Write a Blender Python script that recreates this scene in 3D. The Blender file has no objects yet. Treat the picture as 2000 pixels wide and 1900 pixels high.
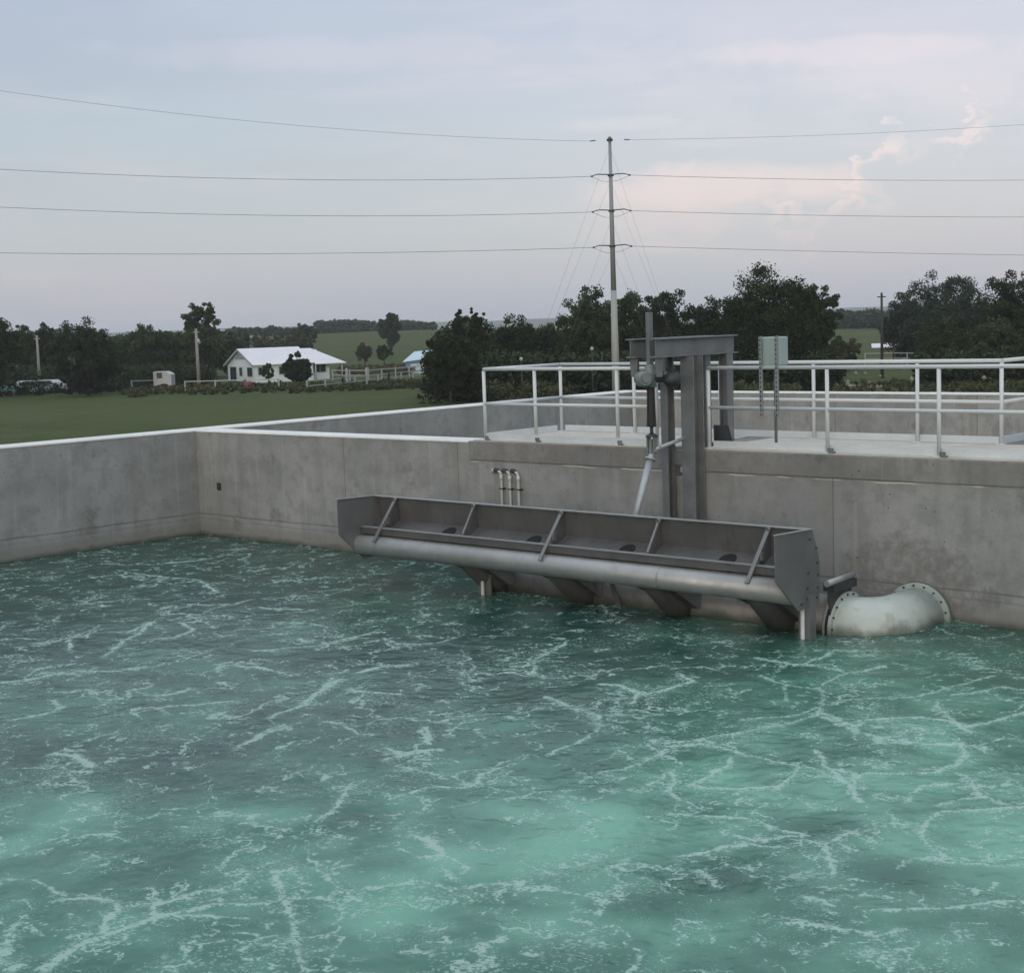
import bpy, math, random
import numpy as np
from math import sin, cos, pi, radians, hypot, atan2, sqrt
from mathutils import Vector, Matrix
random.seed(7); RNG = np.random.default_rng(11)
SC = bpy.context.scene; COL = SC.collection
V = Vector
# ------------------------------------------------------------------ camera (solved from the tank's own right angles)
YAW, PIT, ROL, F, H = 0.749994, 0.107171, -0.0334852, 2944.04, 2.0137
CP = V((24.3186, -17.1663, 3.8466))
fw = V((-sin(YAW)*cos(PIT), cos(YAW)*cos(PIT), -sin(PIT)))
rt = V((cos(YAW), sin(YAW), 0)); up = rt.cross(fw)
rt, up = rt*cos(ROL)+up*sin(ROL), up*cos(ROL)-rt*sin(ROL)
def ray(px, py): return fw + rt*((px-1000)/F) - up*((py-950)/F)
def onz(px, py, z=0): d = ray(px, py); return CP + d*((z-CP.z)/d.z)
def ony(px, py, y=0): d = ray(px, py); return CP + d*((y-CP.y)/d.y)
def at(px, py, D): return CP + ray(px, py)*D
def azel(px, py):
    d = ray(px, py).normalized(); return atan2(d.x, d.y), math.asin(d.z)
cam = bpy.data.cameras.new('camera'); co = bpy.data.objects.new('camera', cam); COL.objects.link(co)
cam.sensor_width = 36; cam.sensor_fit = 'HORIZONTAL'; cam.lens = F/2000*36; cam.clip_start = .1; cam.clip_end = 9000
co.matrix_world = Matrix(((rt.x, up.x, -fw.x, CP.x), (rt.y, up.y, -fw.y, CP.y), (rt.z, up.z, -fw.z, CP.z), (0, 0, 0, 1)))
SC.camera = co
# ------------------------------------------------------------------ helpers
class MB:
    def __init__(s): s.v = []; s.f = []; s.sm = []
    def add(s, vs, fs, smooth=False):
        n = len(s.v); s.v += [tuple(v) for v in vs]; s.f += [tuple(i+n for i in f) for f in fs]; s.sm += [smooth]*len(fs); return s
    def box(s, x0, x1, y0, y1, z0, z1):
        return s.add([(x0,y0,z0),(x1,y0,z0),(x1,y1,z0),(x0,y1,z0),(x0,y0,z1),(x1,y0,z1),(x1,y1,z1),(x0,y1,z1)],
                     [(0,3,2,1),(4,5,6,7),(0,1,5,4),(1,2,6,5),(2,3,7,6),(3,0,4,7)])
    def cbox(s, c, h): return s.box(c[0]-h[0], c[0]+h[0], c[1]-h[1], c[1]+h[1], c[2]-h[2], c[2]+h[2])
    def bar(s, a, b, w, t, upv=(0,0,1)):           # rectangular bar a->b, width w (across), thickness t (along upv-ish)
        a, b = V(a), V(b); d = (b-a).normalized(); x = d.cross(V(upv)).normalized(); y = x.cross(d)
        P = [p + x*i*w/2 + y*j*t/2 for p in (a, b) for i, j in ((-1,-1),(1,-1),(1,1),(-1,1))]
        return s.add(P, [(3,2,1,0),(4,5,6,7),(0,1,5,4),(1,2,6,5),(2,3,7,6),(3,0,4,7)])
    def tube(s, pts, r, seg=12, caps=True, smooth=True):
        pts = [V(p) for p in pts]; n = len(pts); rr = r if hasattr(r, '__len__') else [r]*n
        vs = []; x = None
        for i, p in enumerate(pts):
            d = (pts[min(i+1,n-1)]-pts[max(i-1,0)]).normalized()
            if x is None: x = d.orthogonal().normalized()
            x = (x - d*x.dot(d)).normalized(); y = d.cross(x)
            vs += [p + (x*cos(2*pi*k/seg)+y*sin(2*pi*k/seg))*rr[i] for k in range(seg)]
        fs = [(i*seg+k, i*seg+(k+1)%seg, (i+1)*seg+(k+1)%seg, (i+1)*seg+k) for i in range(n-1) for k in range(seg)]
        s.add(vs, fs, smooth)
        if caps:
            m = len(s.v)-len(vs)
            s.f.append(tuple(m+k for k in reversed(range(seg)))); s.f.append(tuple(m+(n-1)*seg+k for k in range(seg))); s.sm += [False]*2
        return s
    def ring(s, c, ax, ro, ri, t, seg=40):         # flat flange ring
        c, ax = V(c), V(ax).normalized(); x = ax.orthogonal().normalized(); y = ax.cross(x); vs = []
        for q, r in ((-t/2, ri), (-t/2, ro), (t/2, ro), (t/2, ri)):
            vs += [c+ax*q+(x*cos(2*pi*k/seg)+y*sin(2*pi*k/seg))*r for k in range(seg)]
        return s.add(vs, [(j*seg+k, ((j+1)%4)*seg+k, ((j+1)%4)*seg+(k+1)%seg, j*seg+(k+1)%seg) for j in range(4) for k in range(seg)])
    def prism(s, poly, e):                         # planar polygon (3D pts) extruded by vector e
        n = len(poly); e = V(e); P = [V(p) for p in poly]; P += [p+e for p in P]
        return s.add(P, [tuple(reversed(range(n))), tuple(range(n, 2*n))]+[(k, (k+1)%n, n+(k+1)%n, n+k) for k in range(n)])
    def sheet(s, P, t):                            # row of profile strips: P = list of (pA,pB) edges, thickness t
        for (a, b), (c, d) in zip(P[:-1], P[1:]):
            a, b, c, d = map(V, (a, b, c, d)); n = (b-a).cross(c-a).normalized()*t
            s.prism([a, b, d, c], n)
        return s
    def build(s, name, mat, parent=None, bevel=0):
        me = bpy.data.meshes.new(name); me.from_pydata(s.v, [], s.f); me.update()
        me.polygons.foreach_set('use_smooth', s.sm); me.materials.append(mat)
        o = bpy.data.objects.new(name, me); COL.objects.link(o)
        if parent is not None:
            o.parent = parent; o.matrix_parent_inverse = parent.matrix_world.inverted() if parent.type != 'EMPTY' else Matrix.Translation(-parent.location)
        if bevel:
            m = o.modifiers.new('bevel', 'BEVEL'); m.width = bevel; m.segments = 2; m.limit_method = 'ANGLE'
        return o
def tag(o, label=None, cat=None, group=None, kind=None):
    if label: o['label'] = label
    if cat: o['category'] = cat
    if group: o['group'] = group
    if kind: o['kind'] = kind
    return o
def empty(name, loc, label, cat, group=None):
    o = bpy.data.objects.new(name, None); COL.objects.link(o); o.location = V(loc); o.empty_display_size = .2
    return tag(o, label, cat, group)
class NT:
    def __init__(s, nt): s.t = nt; nt.nodes.clear()
    def n(s, typ, ins=None, **kw):
        nd = s.t.nodes.new(typ)
        for k, v in kw.items(): setattr(nd, k, v)
        for k, v in (ins or {}).items(): s.set(nd.inputs[k], v)
        return nd
    def set(s, sock, v):
        if isinstance(v, bpy.types.NodeSocket): s.t.links.new(v, sock)
        elif isinstance(v, bpy.types.Node): s.t.links.new(v.outputs[0], sock)
        else:
            if hasattr(sock.default_value, '__len__') and not hasattr(v, '__len__'): v = (v,)*len(sock.default_value)
            if hasattr(v, '__len__') and len(v) == 3 and len(sock.default_value) == 4: v = (*v, 1)
            sock.default_value = v
    def m(s, op, a, b=0, c=None, clamp=False):
        ins = {0: a, 1: b}
        if c is not None: ins[2] = c
        return s.n('ShaderNodeMath', ins, operation=op, use_clamp=clamp).outputs[0]
    def mix(s, f, a, b, blend='MIX'):
        nd = s.n('ShaderNodeMix', data_type='RGBA', blend_type=blend, clamp_factor=True)
        s.set(nd.inputs[0], f); s.set(nd.inputs[6], a); s.set(nd.inputs[7], b); return nd.outputs[2]
    def ss(s, x, lo, hi, a=0, b=1):
        return s.n('ShaderNodeMapRange', {0: x, 1: lo, 2: hi, 3: a, 4: b}, interpolation_type='SMOOTHSTEP').outputs[0]
    def noise(s, vec, scale, detail=4, rough=.55, dist=0):
        return s.n('ShaderNodeTexNoise', {'Vector': vec, 'Scale': scale, 'Detail': detail, 'Roughness': rough, 'Distortion': dist}).outputs[0]
    def sc(s, vec, k):
        return s.n('ShaderNodeVectorMath', {0: vec, 1: k}, operation='MULTIPLY').outputs[0]
    def xyz(s, vec): return s.n('ShaderNodeSeparateXYZ', {0: vec}).outputs
    def pos(s): return s.n('ShaderNodeNewGeometry').outputs['Position']
def material(name):
    m = bpy.data.materials.new(name); m.use_nodes = True; t = NT(m.node_tree)
    b = t.n('ShaderNodeBsdfPrincipled'); o = t.n('ShaderNodeOutputMaterial', {0: b.outputs[0]}); return m, t, b
def child(o, par):                                 # sub-part: keep world place under a part of an Empty
    o.parent = par
    return o
def simple(name, col, rough=.6, metal=0, var=.15, scale=4, bump=.15, bscale=40, dirt=None, scum=False):
    m, t, b = material(name); p = t.pos(); n1 = t.noise(p, scale, 5); n2 = t.noise(p, scale*7, 3)
    f = t.m('MULTIPLY_ADD', n1, .7, t.m('MULTIPLY', n2, .3))
    c = t.mix(t.ss(f, .3, .7), tuple(x*(1-var) for x in col), tuple(min(1, x*(1+var)) for x in col))
    if dirt: c = t.mix(t.m('MULTIPLY', t.ss(t.noise(t.sc(p, (5,5,1.2)), 1.3, 6, .65), .52, .72), dirt[1]), c, dirt[0])
    if scum:
        zz = t.m('ADD', t.xyz(p)[2], t.m('MULTIPLY', t.m('SUBTRACT', t.noise(p, 3.5, 5, .65), .5), .35)); c = t.mix(t.ss(zz, .0, .17, .75, 0), c, (.075, .085, .06))
    t.set(b.inputs['Base Color'], c); t.set(b.inputs['Roughness'], t.ss(n2, .2, .8, rough-.08, min(1, rough+.1))); b.inputs['Metallic'].default_value = metal
    if bump: t.set(b.inputs['Normal'], t.n('ShaderNodeBump', {'Strength': bump, 'Distance': .01, 'Height': t.noise(p, bscale, 3)}))
    return m
def concrete(name, base=.30, seams=(), band=True, holes=True, patch=None, warm=1.0):
    m, t, b = material(name); p = t.pos(); X, Y, Z = t.xyz(p)
    big = t.noise(p, .55, 5, .6); med = t.noise(p, 2.6, 6, .65); fine = t.noise(p, 30, 4, .6)
    st = t.noise(t.sc(p, (1, 1, .13)), 2.3, 5, .6); st2 = t.noise(t.sc(p, (1, 1, .06)), 7, 3, .5)
    col = t.mix(t.ss(big, .3, .7), (base*.74*warm, base*.75, base*.75/warm), (base*1.1*warm, base*1.08, base*1.05/warm))
    col = t.mix(t.m('MULTIPLY', t.ss(med, .44, .62), .55), col, (base*.62*warm, base*.62, base*.6))
    col = t.mix(t.m('MULTIPLY', t.ss(st, .50, .70), .38), col, (base*.56*warm, base*.56, base*.54))
    col = t.mix(t.m('MULTIPLY', t.ss(st2, .58, .74), .28), col, (base*1.4, base*1.42, base*1.4))
    col = t.mix(t.ss(fine, .35, .75, 0, .28), col, (base*.6, base*.6, base*.6))
    sc2 = t.noise(t.sc(p, (1, 1, .8)), 1.4, 7, .72); col = t.mix(t.m('MULTIPLY', t.ss(sc2, .57, .66), .6), col, (base*.45, base*.44, base*.42))
    # bug holes and form-tie scars
    if holes:
        for sc_, th, rnd in ((1.3, .04, .45), (3.1, .06, .6), (8, .12, .72)):
            vo = t.n('ShaderNodeTexVoronoi', {'Vector': t.sc(p, (1, 1, 1)), 'Scale': sc_, 'Randomness': 1.0})
            cr = t.xyz(vo.outputs['Color'])[0]
            d = t.m('MULTIPLY', t.ss(vo.outputs['Distance'], th*.5, th, 1, 0), t.ss(cr, rnd, rnd+.03))
            col = t.mix(t.m('MULTIPLY', d, .8), col, (base*.22, base*.21, base*.2))
    if band:    # cold joint and wet, scummed zone at the water line
        wob = t.m('MULTIPLY', t.m('SUBTRACT', t.noise(p, 1.1, 3), .5), .06)
        zz = t.m('ADD', Z, wob)
        for zc, k in ((.40, .6), (.30, .25)):
            ln = t.ss(t.m('ABSOLUTE', t.m('SUBTRACT', zz, zc)), .006, .018, 1, 0)
            col = t.mix(t.m('MULTIPLY', ln, t.ss(t.noise(p, 1.7, 3), .3, .55, .25, k)), col, (base*.25, base*.25, base*.22))
        w = t.m('ADD', Z, t.m('MULTIPLY', t.m('SUBTRACT', med, .5), .22))
        col = t.mix(t.ss(w, .14, .30, .5, 0), col, (base*.60, base*.57, base*.50))
        col = t.mix(t.ss(w, .0, .10, .8, 0), col, (base*.26, base*.27, base*.23))
    if seams and band:
        ln = t.ss(t.m('ABSOLUTE', t.m('SUBTRACT', t.m('ADD', Z, t.m('MULTIPLY', t.m('SUBTRACT', t.noise(p, 2.2, 4), .5), .05)), 1.69)), .004, .016, 1, 0)
        col = t.mix(t.m('MULTIPLY', t.m('MULTIPLY', ln, t.ss(X, 7.4, 7.5)), t.ss(t.noise(p, 1.3, 4), .48, .6, 0, .8)), col, (base*1.9, base*1.9, base*1.85))
    for sx in seams:
        ln = t.ss(t.m('ABSOLUTE', t.m('SUBTRACT', t.m('ADD', X, t.m('MULTIPLY', t.noise(p, 3, 2), .02)), sx+.01)), .006, .016, 1, 0)
        col = t.mix(t.m('MULTIPLY', ln, .55), col, (base*.3, base*.28, base*.25))
        side = t.m('MULTIPLY', t.ss(t.m('SUBTRACT', X, sx), -.35, 0), t.ss(t.m('SUBTRACT', X, sx), 0, .02, 1, 0))
        col = t.mix(t.m('MULTIPLY', side, t.ss(st, .35, .65, .1, .5)), col, (base*.62, base*.55, base*.45))
    if patch:   # crumbly grouted zone round the pipe sleeve
        px, pz, rx, rz = patch
        dx = t.m('DIVIDE', t.m('SUBTRACT', X, px), rx); dz = t.m('DIVIDE', t.m('SUBTRACT', Z, pz), rz)
        dd = t.m('ADD', t.m('MULTIPLY', dx, dx), t.m('MULTIPLY', dz, dz))
        dd = t.m('ADD', dd, t.m('MULTIPLY', t.m('SUBTRACT', t.noise(p, 4, 5, .7), .5), 2.2))
        col = t.mix(t.m('MULTIPLY', t.ss(dd, .75, 1.25, 1, 0), t.ss(t.noise(p, 9, 5, .7), .3, .62, .05, .6)), col, (base*.42, base*.40, base*.37))
    t.set(b.inputs['Base Color'], col); b.inputs['Roughness'].default_value = .9
    hgt = t.m('ADD', t.m('MULTIPLY', fine, .4), med)
    t.set(b.inputs['Normal'], t.n('ShaderNodeBump', {'Strength': .35, 'Distance': .02, 'Height': hgt}))
    return m
M = {}
M['conc_left'] = concrete('concrete_left', .305, warm=.97)
M['conc_main'] = concrete('concrete_main', .295, seams=(4.35, 7.15, 14.05), patch=(15.1, .40, .95, .62), warm=.97)
M['conc_far'] = concrete('concrete_far', .34, seams=(2.5, 6, 9.5, 13, 16.5), band=False)
M['conc_slab'] = concrete('concrete_slab', .225, band=False, warm=1.0)
M['cap'] = simple('skylit_concrete_cap', (.66, .66, .65), .8, var=.1, scale=1.2, bump=.2, dirt=((.4, .39, .37), .35))  # same concrete as the walls; skylight on top put into a paler colour
M['floor'] = simple('walkway_floor', (.47, .44, .39), .85, var=.14, scale=1.5, bump=.2)
M['white'] = simple('white_paint', (.56, .59, .61), .4, var=.05, scale=2, bump=.03, dirt=((.55, .56, .56), .35))
M['toe'] = simple('aluminium_toe_board', (.60, .64, .67), .5, .25, var=.08, scale=2, bump=.05)
M['galv'] = simple('galvanised_steel', (.165, .175, .185), .55, .35, var=.22, scale=3.5, bump=.08, dirt=((.12, .13, .14), .5))
M['galv_l'] = simple('galvanised_light', (.36, .39, .42), .5, .35, var=.15, scale=6, bump=.05)
M['stain'] = simple('stainless_sheet', (.185, .187, .190), .5, .5, var=.14, scale=1.6, bump=.05, dirt=((.17, .165, .17), .5))
M['stain_l'] = simple('stainless_tube', (.33, .335, .34), .48, .55, var=.12, scale=1.4, bump=.04, dirt=((.27, .26, .25), .55))
M['stain_d'] = simple('shaded_dark_steel', (.105, .103, .105), .62, .3, var=.18, scale=1.8, bump=.06, dirt=((.06, .055, .05), .55))  # dirty steel, darkened so the trough's inner and underside shade is in the colour
M['drum'] = simple('submerged_stainless', (.22, .215, .21), .5, .45, var=.15, scale=1.6, bump=.05, dirt=((.13, .12, .11), .6), scum=True)
M['dark'] = simple('black_rubber', (.012, .012, .014), .6, var=.2, bump=.1)
M['hole'] = simple('pipe_inside', (.01, .01, .01), .9, bump=0)
M['iron'] = simple('dark_cast_iron', (.045, .05, .055), .55, .3, var=.2, bump=.1)
M['gear'] = simple('grey_green_gearbox', (.16, .19, .19), .45, .1, var=.12, bump=.05)
M['elbow'] = simple('pale_pipe_paint', (.43, .48, .455), .38, var=.07, scale=2.5, bump=.06, bscale=12, dirt=((.27, .26, .20), .55), scum=True)
M['rim'] = simple('flange_paint', (.36, .41, .39), .45, var=.1, scale=5, dirt=((.2, .17, .12), .6), scum=True)
M['pvc'] = simple('grey_pvc', (.50, .51, .50), .45, var=.1, scale=5, dirt=((.25, .25, .24), .4))
M['box'] = simple('enclosure_grey', (.27, .33, .325), .45, var=.05, scale=3, bump=.03)
M['polelow'] = simple('pole_weathered_lower', (.33, .34, .33), .7, .2, var=.08, scale=.7)
M['polehi'] = simple('pole_weathered_upper', (.26, .28, .30), .7, .2, var=.08, scale=.7)
M['wire'] = simple('conductor', (.14, .15, .17), .5, .3, bump=0)
M['wood'] = simple('weathered_wood', (.24, .225, .21), .85, var=.2, scale=3)
M['wood_d'] = simple('dark_wood', (.035, .033, .03), .85, var=.2, scale=3)
M['hwall'] = simple('white_siding', (.60, .68, .70), .7, var=.05, scale=.8, bump=0)
M['hroof'] = simple('white_metal_roof', (.60, .60, .64), .45, var=.04, scale=.6, bump=0)
M['glass'] = simple('dark_glass', (.03, .035, .04), .2, var=.1, bump=0)
M['blue'] = simple('blue_sheet', (.11, .20, .30), .6, var=.1, bump=0)
M['blue_l'] = simple('pale_blue_roof', (.42, .52, .60), .5, var=.06, bump=0)
M['trim'] = simple('white_trim', (.33, .35, .35), .6, var=.05, bump=0)
M['red'] = simple('red_paint', (.12, .03, .03), .5, bump=0)
M['teal'] = simple('teal_tarp', (.16, .36, .38), .6, bump=0)
M['tyre'] = simple('tyre', (.02, .02, .02), .8, bump=0)
M['carw'] = simple('car_white', (.40, .42, .44), .3, var=.04, bump=0)
M['rock'] = simple('rubble', (.20, .18, .155), .9, var=.3, scale=2, bump=.4, bscale=8)
M['bark'] = simple('bark', (.055, .045, .035), .95, var=.3, scale=3, bump=.4, bscale=15)
# ------------------------------------------------------------------ numpy noise
_T = {}
def vnoise(x, y, seed):
    if seed not in _T: _T[seed] = np.random.default_rng(seed).random((256, 256)).astype(np.float32)
    T = _T[seed]
    xi = np.floor(x).astype(np.int64); yi = np.floor(y).astype(np.int64); fx = x-xi; fy = y-yi
    fx = fx*fx*fx*(fx*(fx*6-15)+10); fy = fy*fy*fy*(fy*(fy*6-15)+10)
    a = T[xi % 256, yi % 256]; b = T[(xi+1) % 256, yi % 256]; c = T[xi % 256, (yi+1) % 256]; d = T[(xi+1) % 256, (yi+1) % 256]
    return (a*(1-fx)+b*fx)*(1-fy)+(c*(1-fx)+d*fx)*fy
def fbm(x, y, seed, o=4, g=.5):
    s = 0; a = 1; n = 0
    for i in range(o): s = s+a*vnoise(x*2**i+17*i, y*2**i-9*i, seed+i); n += a; a *= g
    return s/n
def gridmesh(name, xs, ys, zf, mat, attrs=None):
    X, Y = np.meshgrid(xs, ys, indexing='ij'); Z = zf(X, Y); nx, ny = X.shape
    me = bpy.data.meshes.new(name); me.vertices.add(nx*ny)
    me.vertices.foreach_set('co', np.stack([X, Y, Z], -1).astype(np.float32).ravel())
    i = np.arange(nx*ny).reshape(nx, ny); q = np.stack([i[:-1, :-1], i[1:, :-1], i[1:, 1:], i[:-1, 1:]], -1).reshape(-1, 4)
    me.loops.add(q.size); me.loops.foreach_set('vertex_index', q.ravel().astype(np.int32))
    me.polygons.add(len(q)); me.polygons.foreach_set('loop_start', np.arange(0, q.size, 4, dtype=np.int32))
    me.polygons.foreach_set('use_smooth', np.ones(len(q), bool)); me.update(calc_edges=True)
    for k, a in (attrs or {}).items():
        at_ = me.attributes.new(k, 'FLOAT', 'POINT'); at_.data.foreach_set('value', a(X, Y).astype(np.float32).ravel())
    me.materials.append(mat); o = bpy.data.objects.new(name, me); COL.objects.link(o); return o
# ------------------------------------------------------------------ terrain
HZ = lambda px: 739.87-(px+2187)*.0335
c_hill = at(745, 640, 450)
def gz(x, y):
    x = np.asarray(x, float); y = np.asarray(y, float)
    z = -1.9+4.9*np.exp(-(((x-c_hill.x)**2+(y-c_hill.y)**2)/120**2))
    d = np.hypot(x-24, y+17)
    return z+.12*(vnoise(x/23+50, y/23+50, 3)-.5)*np.clip((d-60)/60, 0, 1)*2
def gpt(px, D):                                    # ground point straight under image column px at depth D
    z = -1.9
    for _ in range(12):
        py = HZ(px)+ (CP.z-z)*F/D; p = at(px, py, D); z = float(gz(p.x, p.y))
    return V((p.x, p.y, z))
M['grass'], t, b = material('pasture_grass'); p = t.pos()
n1 = t.noise(p, .035, 5, .6); n2 = t.noise(p, .35, 5, .7); n3 = t.noise(p, 2.5, 4, .7)
c = t.mix(t.ss(n1, .35, .65), (.046, .070, .022), (.072, .092, .032))
c = t.mix(t.m('MULTIPLY', t.ss(t.noise(t.n('ShaderNodeMapping', {'Vector': p, 'Rotation': (0, 0, .75), 'Scale': (.06, .35, 1)}).outputs[0], 1, 6, .7), .5, .66), .6), c, (.095, .090, .045)); c = t.mix(t.ss(n2, .45, .65, 0, .8), c, (.085, .088, .042)); c = t.mix(t.ss(n3, .35, .75, 0, .45), c, (.022, .036, .012))
t.set(b.inputs['Base Color'], c); b.inputs['Roughness'].default_value = .95; b.inputs['Specular IOR Level'].default_value = .1
t.set(b.inputs['Normal'], t.n('ShaderNodeBump', {'Strength': .8, 'Distance': .2, 'Height': t.noise(p, 3, 4)}))
g = np.concatenate([-np.geomspace(3400, 600, 12), np.linspace(-560, 560, 113), np.geomspace(600, 3400, 12)])
tag(gridmesh('ground', g, g, gz, M['grass']), 'flat green pasture', kind='structure')
M['hill'] = simple('wooded_hill', (.05, .075, .06), .95, var=.3, scale=.01, bump=0)
hv = MB(); N = 140
for i in range(N+1):
    a = YAW*-1-.75+1.5*i/N; d = V((sin(a), cos(a), 0)); h = 9+5*float(fbm(np.array(i*.09), np.array(3.3), 5))+1.2*float(vnoise(np.array(i*.9), np.array(1.), 8))
    for r_, hh in ((2500, -4), (2620, h-3), (2750, h), (2950, h-2), (3100, -4)): hv.v.append((CP.x+d.x*r_, CP.y+d.y*r_, hh))
for i in range(N):
    for k in range(4): hv.f.append((i*5+k, (i+1)*5+k, (i+1)*5+k+1, i*5+k+1)); hv.sm.append(True)
tag(hv.build('hills', M['hill']), 'low blue hills on the horizon', kind='structure')
# ------------------------------------------------------------------ tank walls
def wall(name, label, boxes, caps, mat, cat='wall'):
    b0 = boxes[0]; e = empty(name, ((b0[0]+b0[1])/2, (b0[2]+b0[3])/2, -3), label, cat)
    m = MB()
    for b in boxes: m.box(*b)
    m.build('wall_body', mat, e, .012)
    if caps:
        m = MB()
        for b in caps: m.box(*b)
        m.build('coping', M['cap'], e, .01)
    return e
HB = H-.035; LW = .62; YF = 13.6
wall('tank_wall', 'long grey concrete tank wall running away on the left beside the pasture', [(-LW, 0, -18, YF+.5, -3, HB)], [(-LW-.02, .012, -18, YF+.52, HB, H)], M['conc_left'])
wall('tank_wall', 'stained concrete dividing wall behind the decanter', [(0, 11.42, 0, .5, -3, HB), (11.84, 34, 0, .5, -3, HB), (11.42, 11.84, .3, .5, -3, HB), (11.42, 11.84, .0, .3, -3, 1.62)],
     [(.012, 7.42, -.012, .512, HB, H)], M['conc_main'])
wall('tank_wall', 'far concrete wall of the second tank beyond the walkway', [(0, 34, YF, YF+.5, -3, HB)], [(.012, 34, YF-.012, YF+.52, HB, H)], M['conc_far'])
wall('tank_wall', 'near concrete tank wall under the viewer', [(-LW, 34.6, -18.5, -18, -3, HB)], [(-LW-.02, 34.6, -18.52, -17.99, HB, H)], M['conc_left'])
wall('tank_wall', 'concrete tank wall off to the right', [(34, 34.6, -18, YF+.5, -3, HB)], [(33.99, 34.62, -17.98, YF+.5, HB, H)], M['conc_left'])
wk = empty('walkway', (12, 1, H-.3), 'concrete walkway slab along the dividing wall between the two railings', 'walkway')
ZS = H-.30
m = MB().box(7.42, 11.40, -.025, 2.1, ZS, H); m.box(11.86, 34, -.025, 2.1, ZS, H); m.box(11.40, 11.86, .32, 2.1, ZS, H)
m.build('slab', M['conc_slab'], wk, .012)
MB().box(7.5, 11.38, .03, 2.02, H+.002, H+.016).box(11.88, 33.9, .03, 2.02, H+.002, H+.016).build('walking_surface', M['floor'], wk)
MB().box(16.6, 22.6, .25, 1.7, H+.02, H+.07).build('deck_plate', M['white'], wk, .006)
# ------------------------------------------------------------------ railings
RR = .027; ZT = 3.15; ZM = 2.60
def railing(label, runs, loc):
    e = empty('guard_railing', loc, label, 'railing', 'white pipe railings on the walkway')
    for pts, posts in runs:
        P = [V((x, y, 0)) for x, y in pts]
        top = MB().tube([p+V((0, 0, ZT)) for p in P], RR, 12); top.build('top_rail', M['white'], e)
        MB().tube([p+V((0, 0, ZM)) for p in P], RR*.95, 12).build('mid_rail', M['white'], e)
        for x, y, cl in posts:
            MB().tube([(x, y, H+.02), (x, y, ZT-RR)], RR, 12).build('post', M['white'], e)
            MB().box(x-.05, x+.05, y-.05, y+.05, H+.016, H+.03).build('base_plate', M['toe'], e)
            if cl: MB().box(x+.035, x+.10, y-.07, y-.02, H+.03, H+.085).box(x+.05, x+.13, y-.075, y-.015, H+.017, H+.04).build('base_clamp', M['galv'], e, .006)
        for a, c in zip(P[:-1], P[1:]):
            d = (c-a).normalized(); n = V((-d.y, d.x, 0))*.035
            MB().bar(a+n+V((0, 0, H+.072))+d*.05, c+n+V((0, 0, H+.072))-d*.05, .008, .10).build('toe_board', M['toe'], e)
    return e
YB = 1.95
def bx(px, y, z): return ony(px, 840, y).x
bp = [7.70, bx(1240, YB, 0), bx(1408, YB, 0), bx(1590, YB, 0), bx(1792, YB, 0), bx(1956, YB, 0)]
x_end = bp[-1]
railing('white U-shaped railing left of the steel frame with a long back run',
        [([(11.12, .10), (7.70, .10)], [(11.12, .10, 0), (10.40, .10, 1), (8.78, .10, 1), (7.70, .10, 1)]),
         ([(7.70, .10+RR), (7.70, YB-RR)], []),
         ([(7.70, YB), (x_end, YB)], [(x, YB, 0) for x in bp]),
         ([(x_end, YB+RR), (x_end, YB+4.5)], [(x_end, YB+1.5, 0), (x_end, YB+3, 0), (x_end, YB+4.5, 0)])], (7.7, .1, H))
railing('white railing along the front walkway edge right of the steel frame', [([(12.03, .10), (22.6, .10)], [(12.03, .10, 0), (13.92, .10, 1), (15.50, .10, 1), (17.1, .10, 1), (18.7, .1, 1), (20.3, .1, 1), (22, .1, 1)])], (12.03, .1, H))
railing('short white railing at the right picture edge on the cross walkway', [([(x_end+.38, YB+.1), (x_end+.38, YB+4.5)], [(x_end+.38, YB+.1, 0), (x_end+.38, YB+2.3, 0)]), ([(x_end+.38+RR, YB+.1), (24, YB+.1)], [(20, YB+.1, 0)])], (x_end+.38, YB+.1, H))
wk2 = MB().box(x_end-.15, x_end+2.2, 2.11, 6.7, ZS, H-.004).build('walkway', M['conc_slab']); tag(wk2, 'concrete cross walkway leading away behind the right end of the railing', 'walkway')
# ------------------------------------------------------------------ lifting frame
def ibeam(p0, p1, w, h, tf=.018, tw=.012, upv=(0, 0, 1)):
    p0, p1, u = V(p0), V(p1), V(upv).normalized(); m = MB()
    m.bar(p0+u*(h-tf)/2, p1+u*(h-tf)/2, w, tf, u); m.bar(p0-u*(h-tf)/2, p1-u*(h-tf)/2, w, tf, u); m.bar(p0, p1, tw, h-2*tf-.001, u); return m
fr = empty('lifting_frame', (11.7, .1, H), 'grey galvanised steel frame of I-beams and columns standing over the walkway', 'steel frame')
XR, XL, BT, BBt = 11.90, 11.47, 3.59, 3.33
for x in (XL, XR): ibeam((x, -.92, (BT+BBt)/2), (x, .92, (BT+BBt)/2), .17, BT-BBt).build('beam', M['galv'], fr, .003)
ibeam((XR+.05, -.17, -.3), (XR+.05, -.17, BBt-.002), .22, .24, upv=(0, 1, 0)).build('column', M['galv'], fr, .003)
ibeam((XL+.02, -.13, -.3), (XL+.02, -.13, BBt-.002), .12, .17, upv=(0, 1, 0)).build('column', M['galv'], fr, .003)
ibeam((XR, .72, H+.03), (XR, .72, BBt-.002), .15, .15, upv=(1, 0, 0)).build('column', M['galv'], fr, .003)
ibeam((XL, .80, H+.03), (XL, .80, BBt-.002), .13, .13, upv=(1, 0, 0)).build('column', M['galv'], fr, .003)
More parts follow.
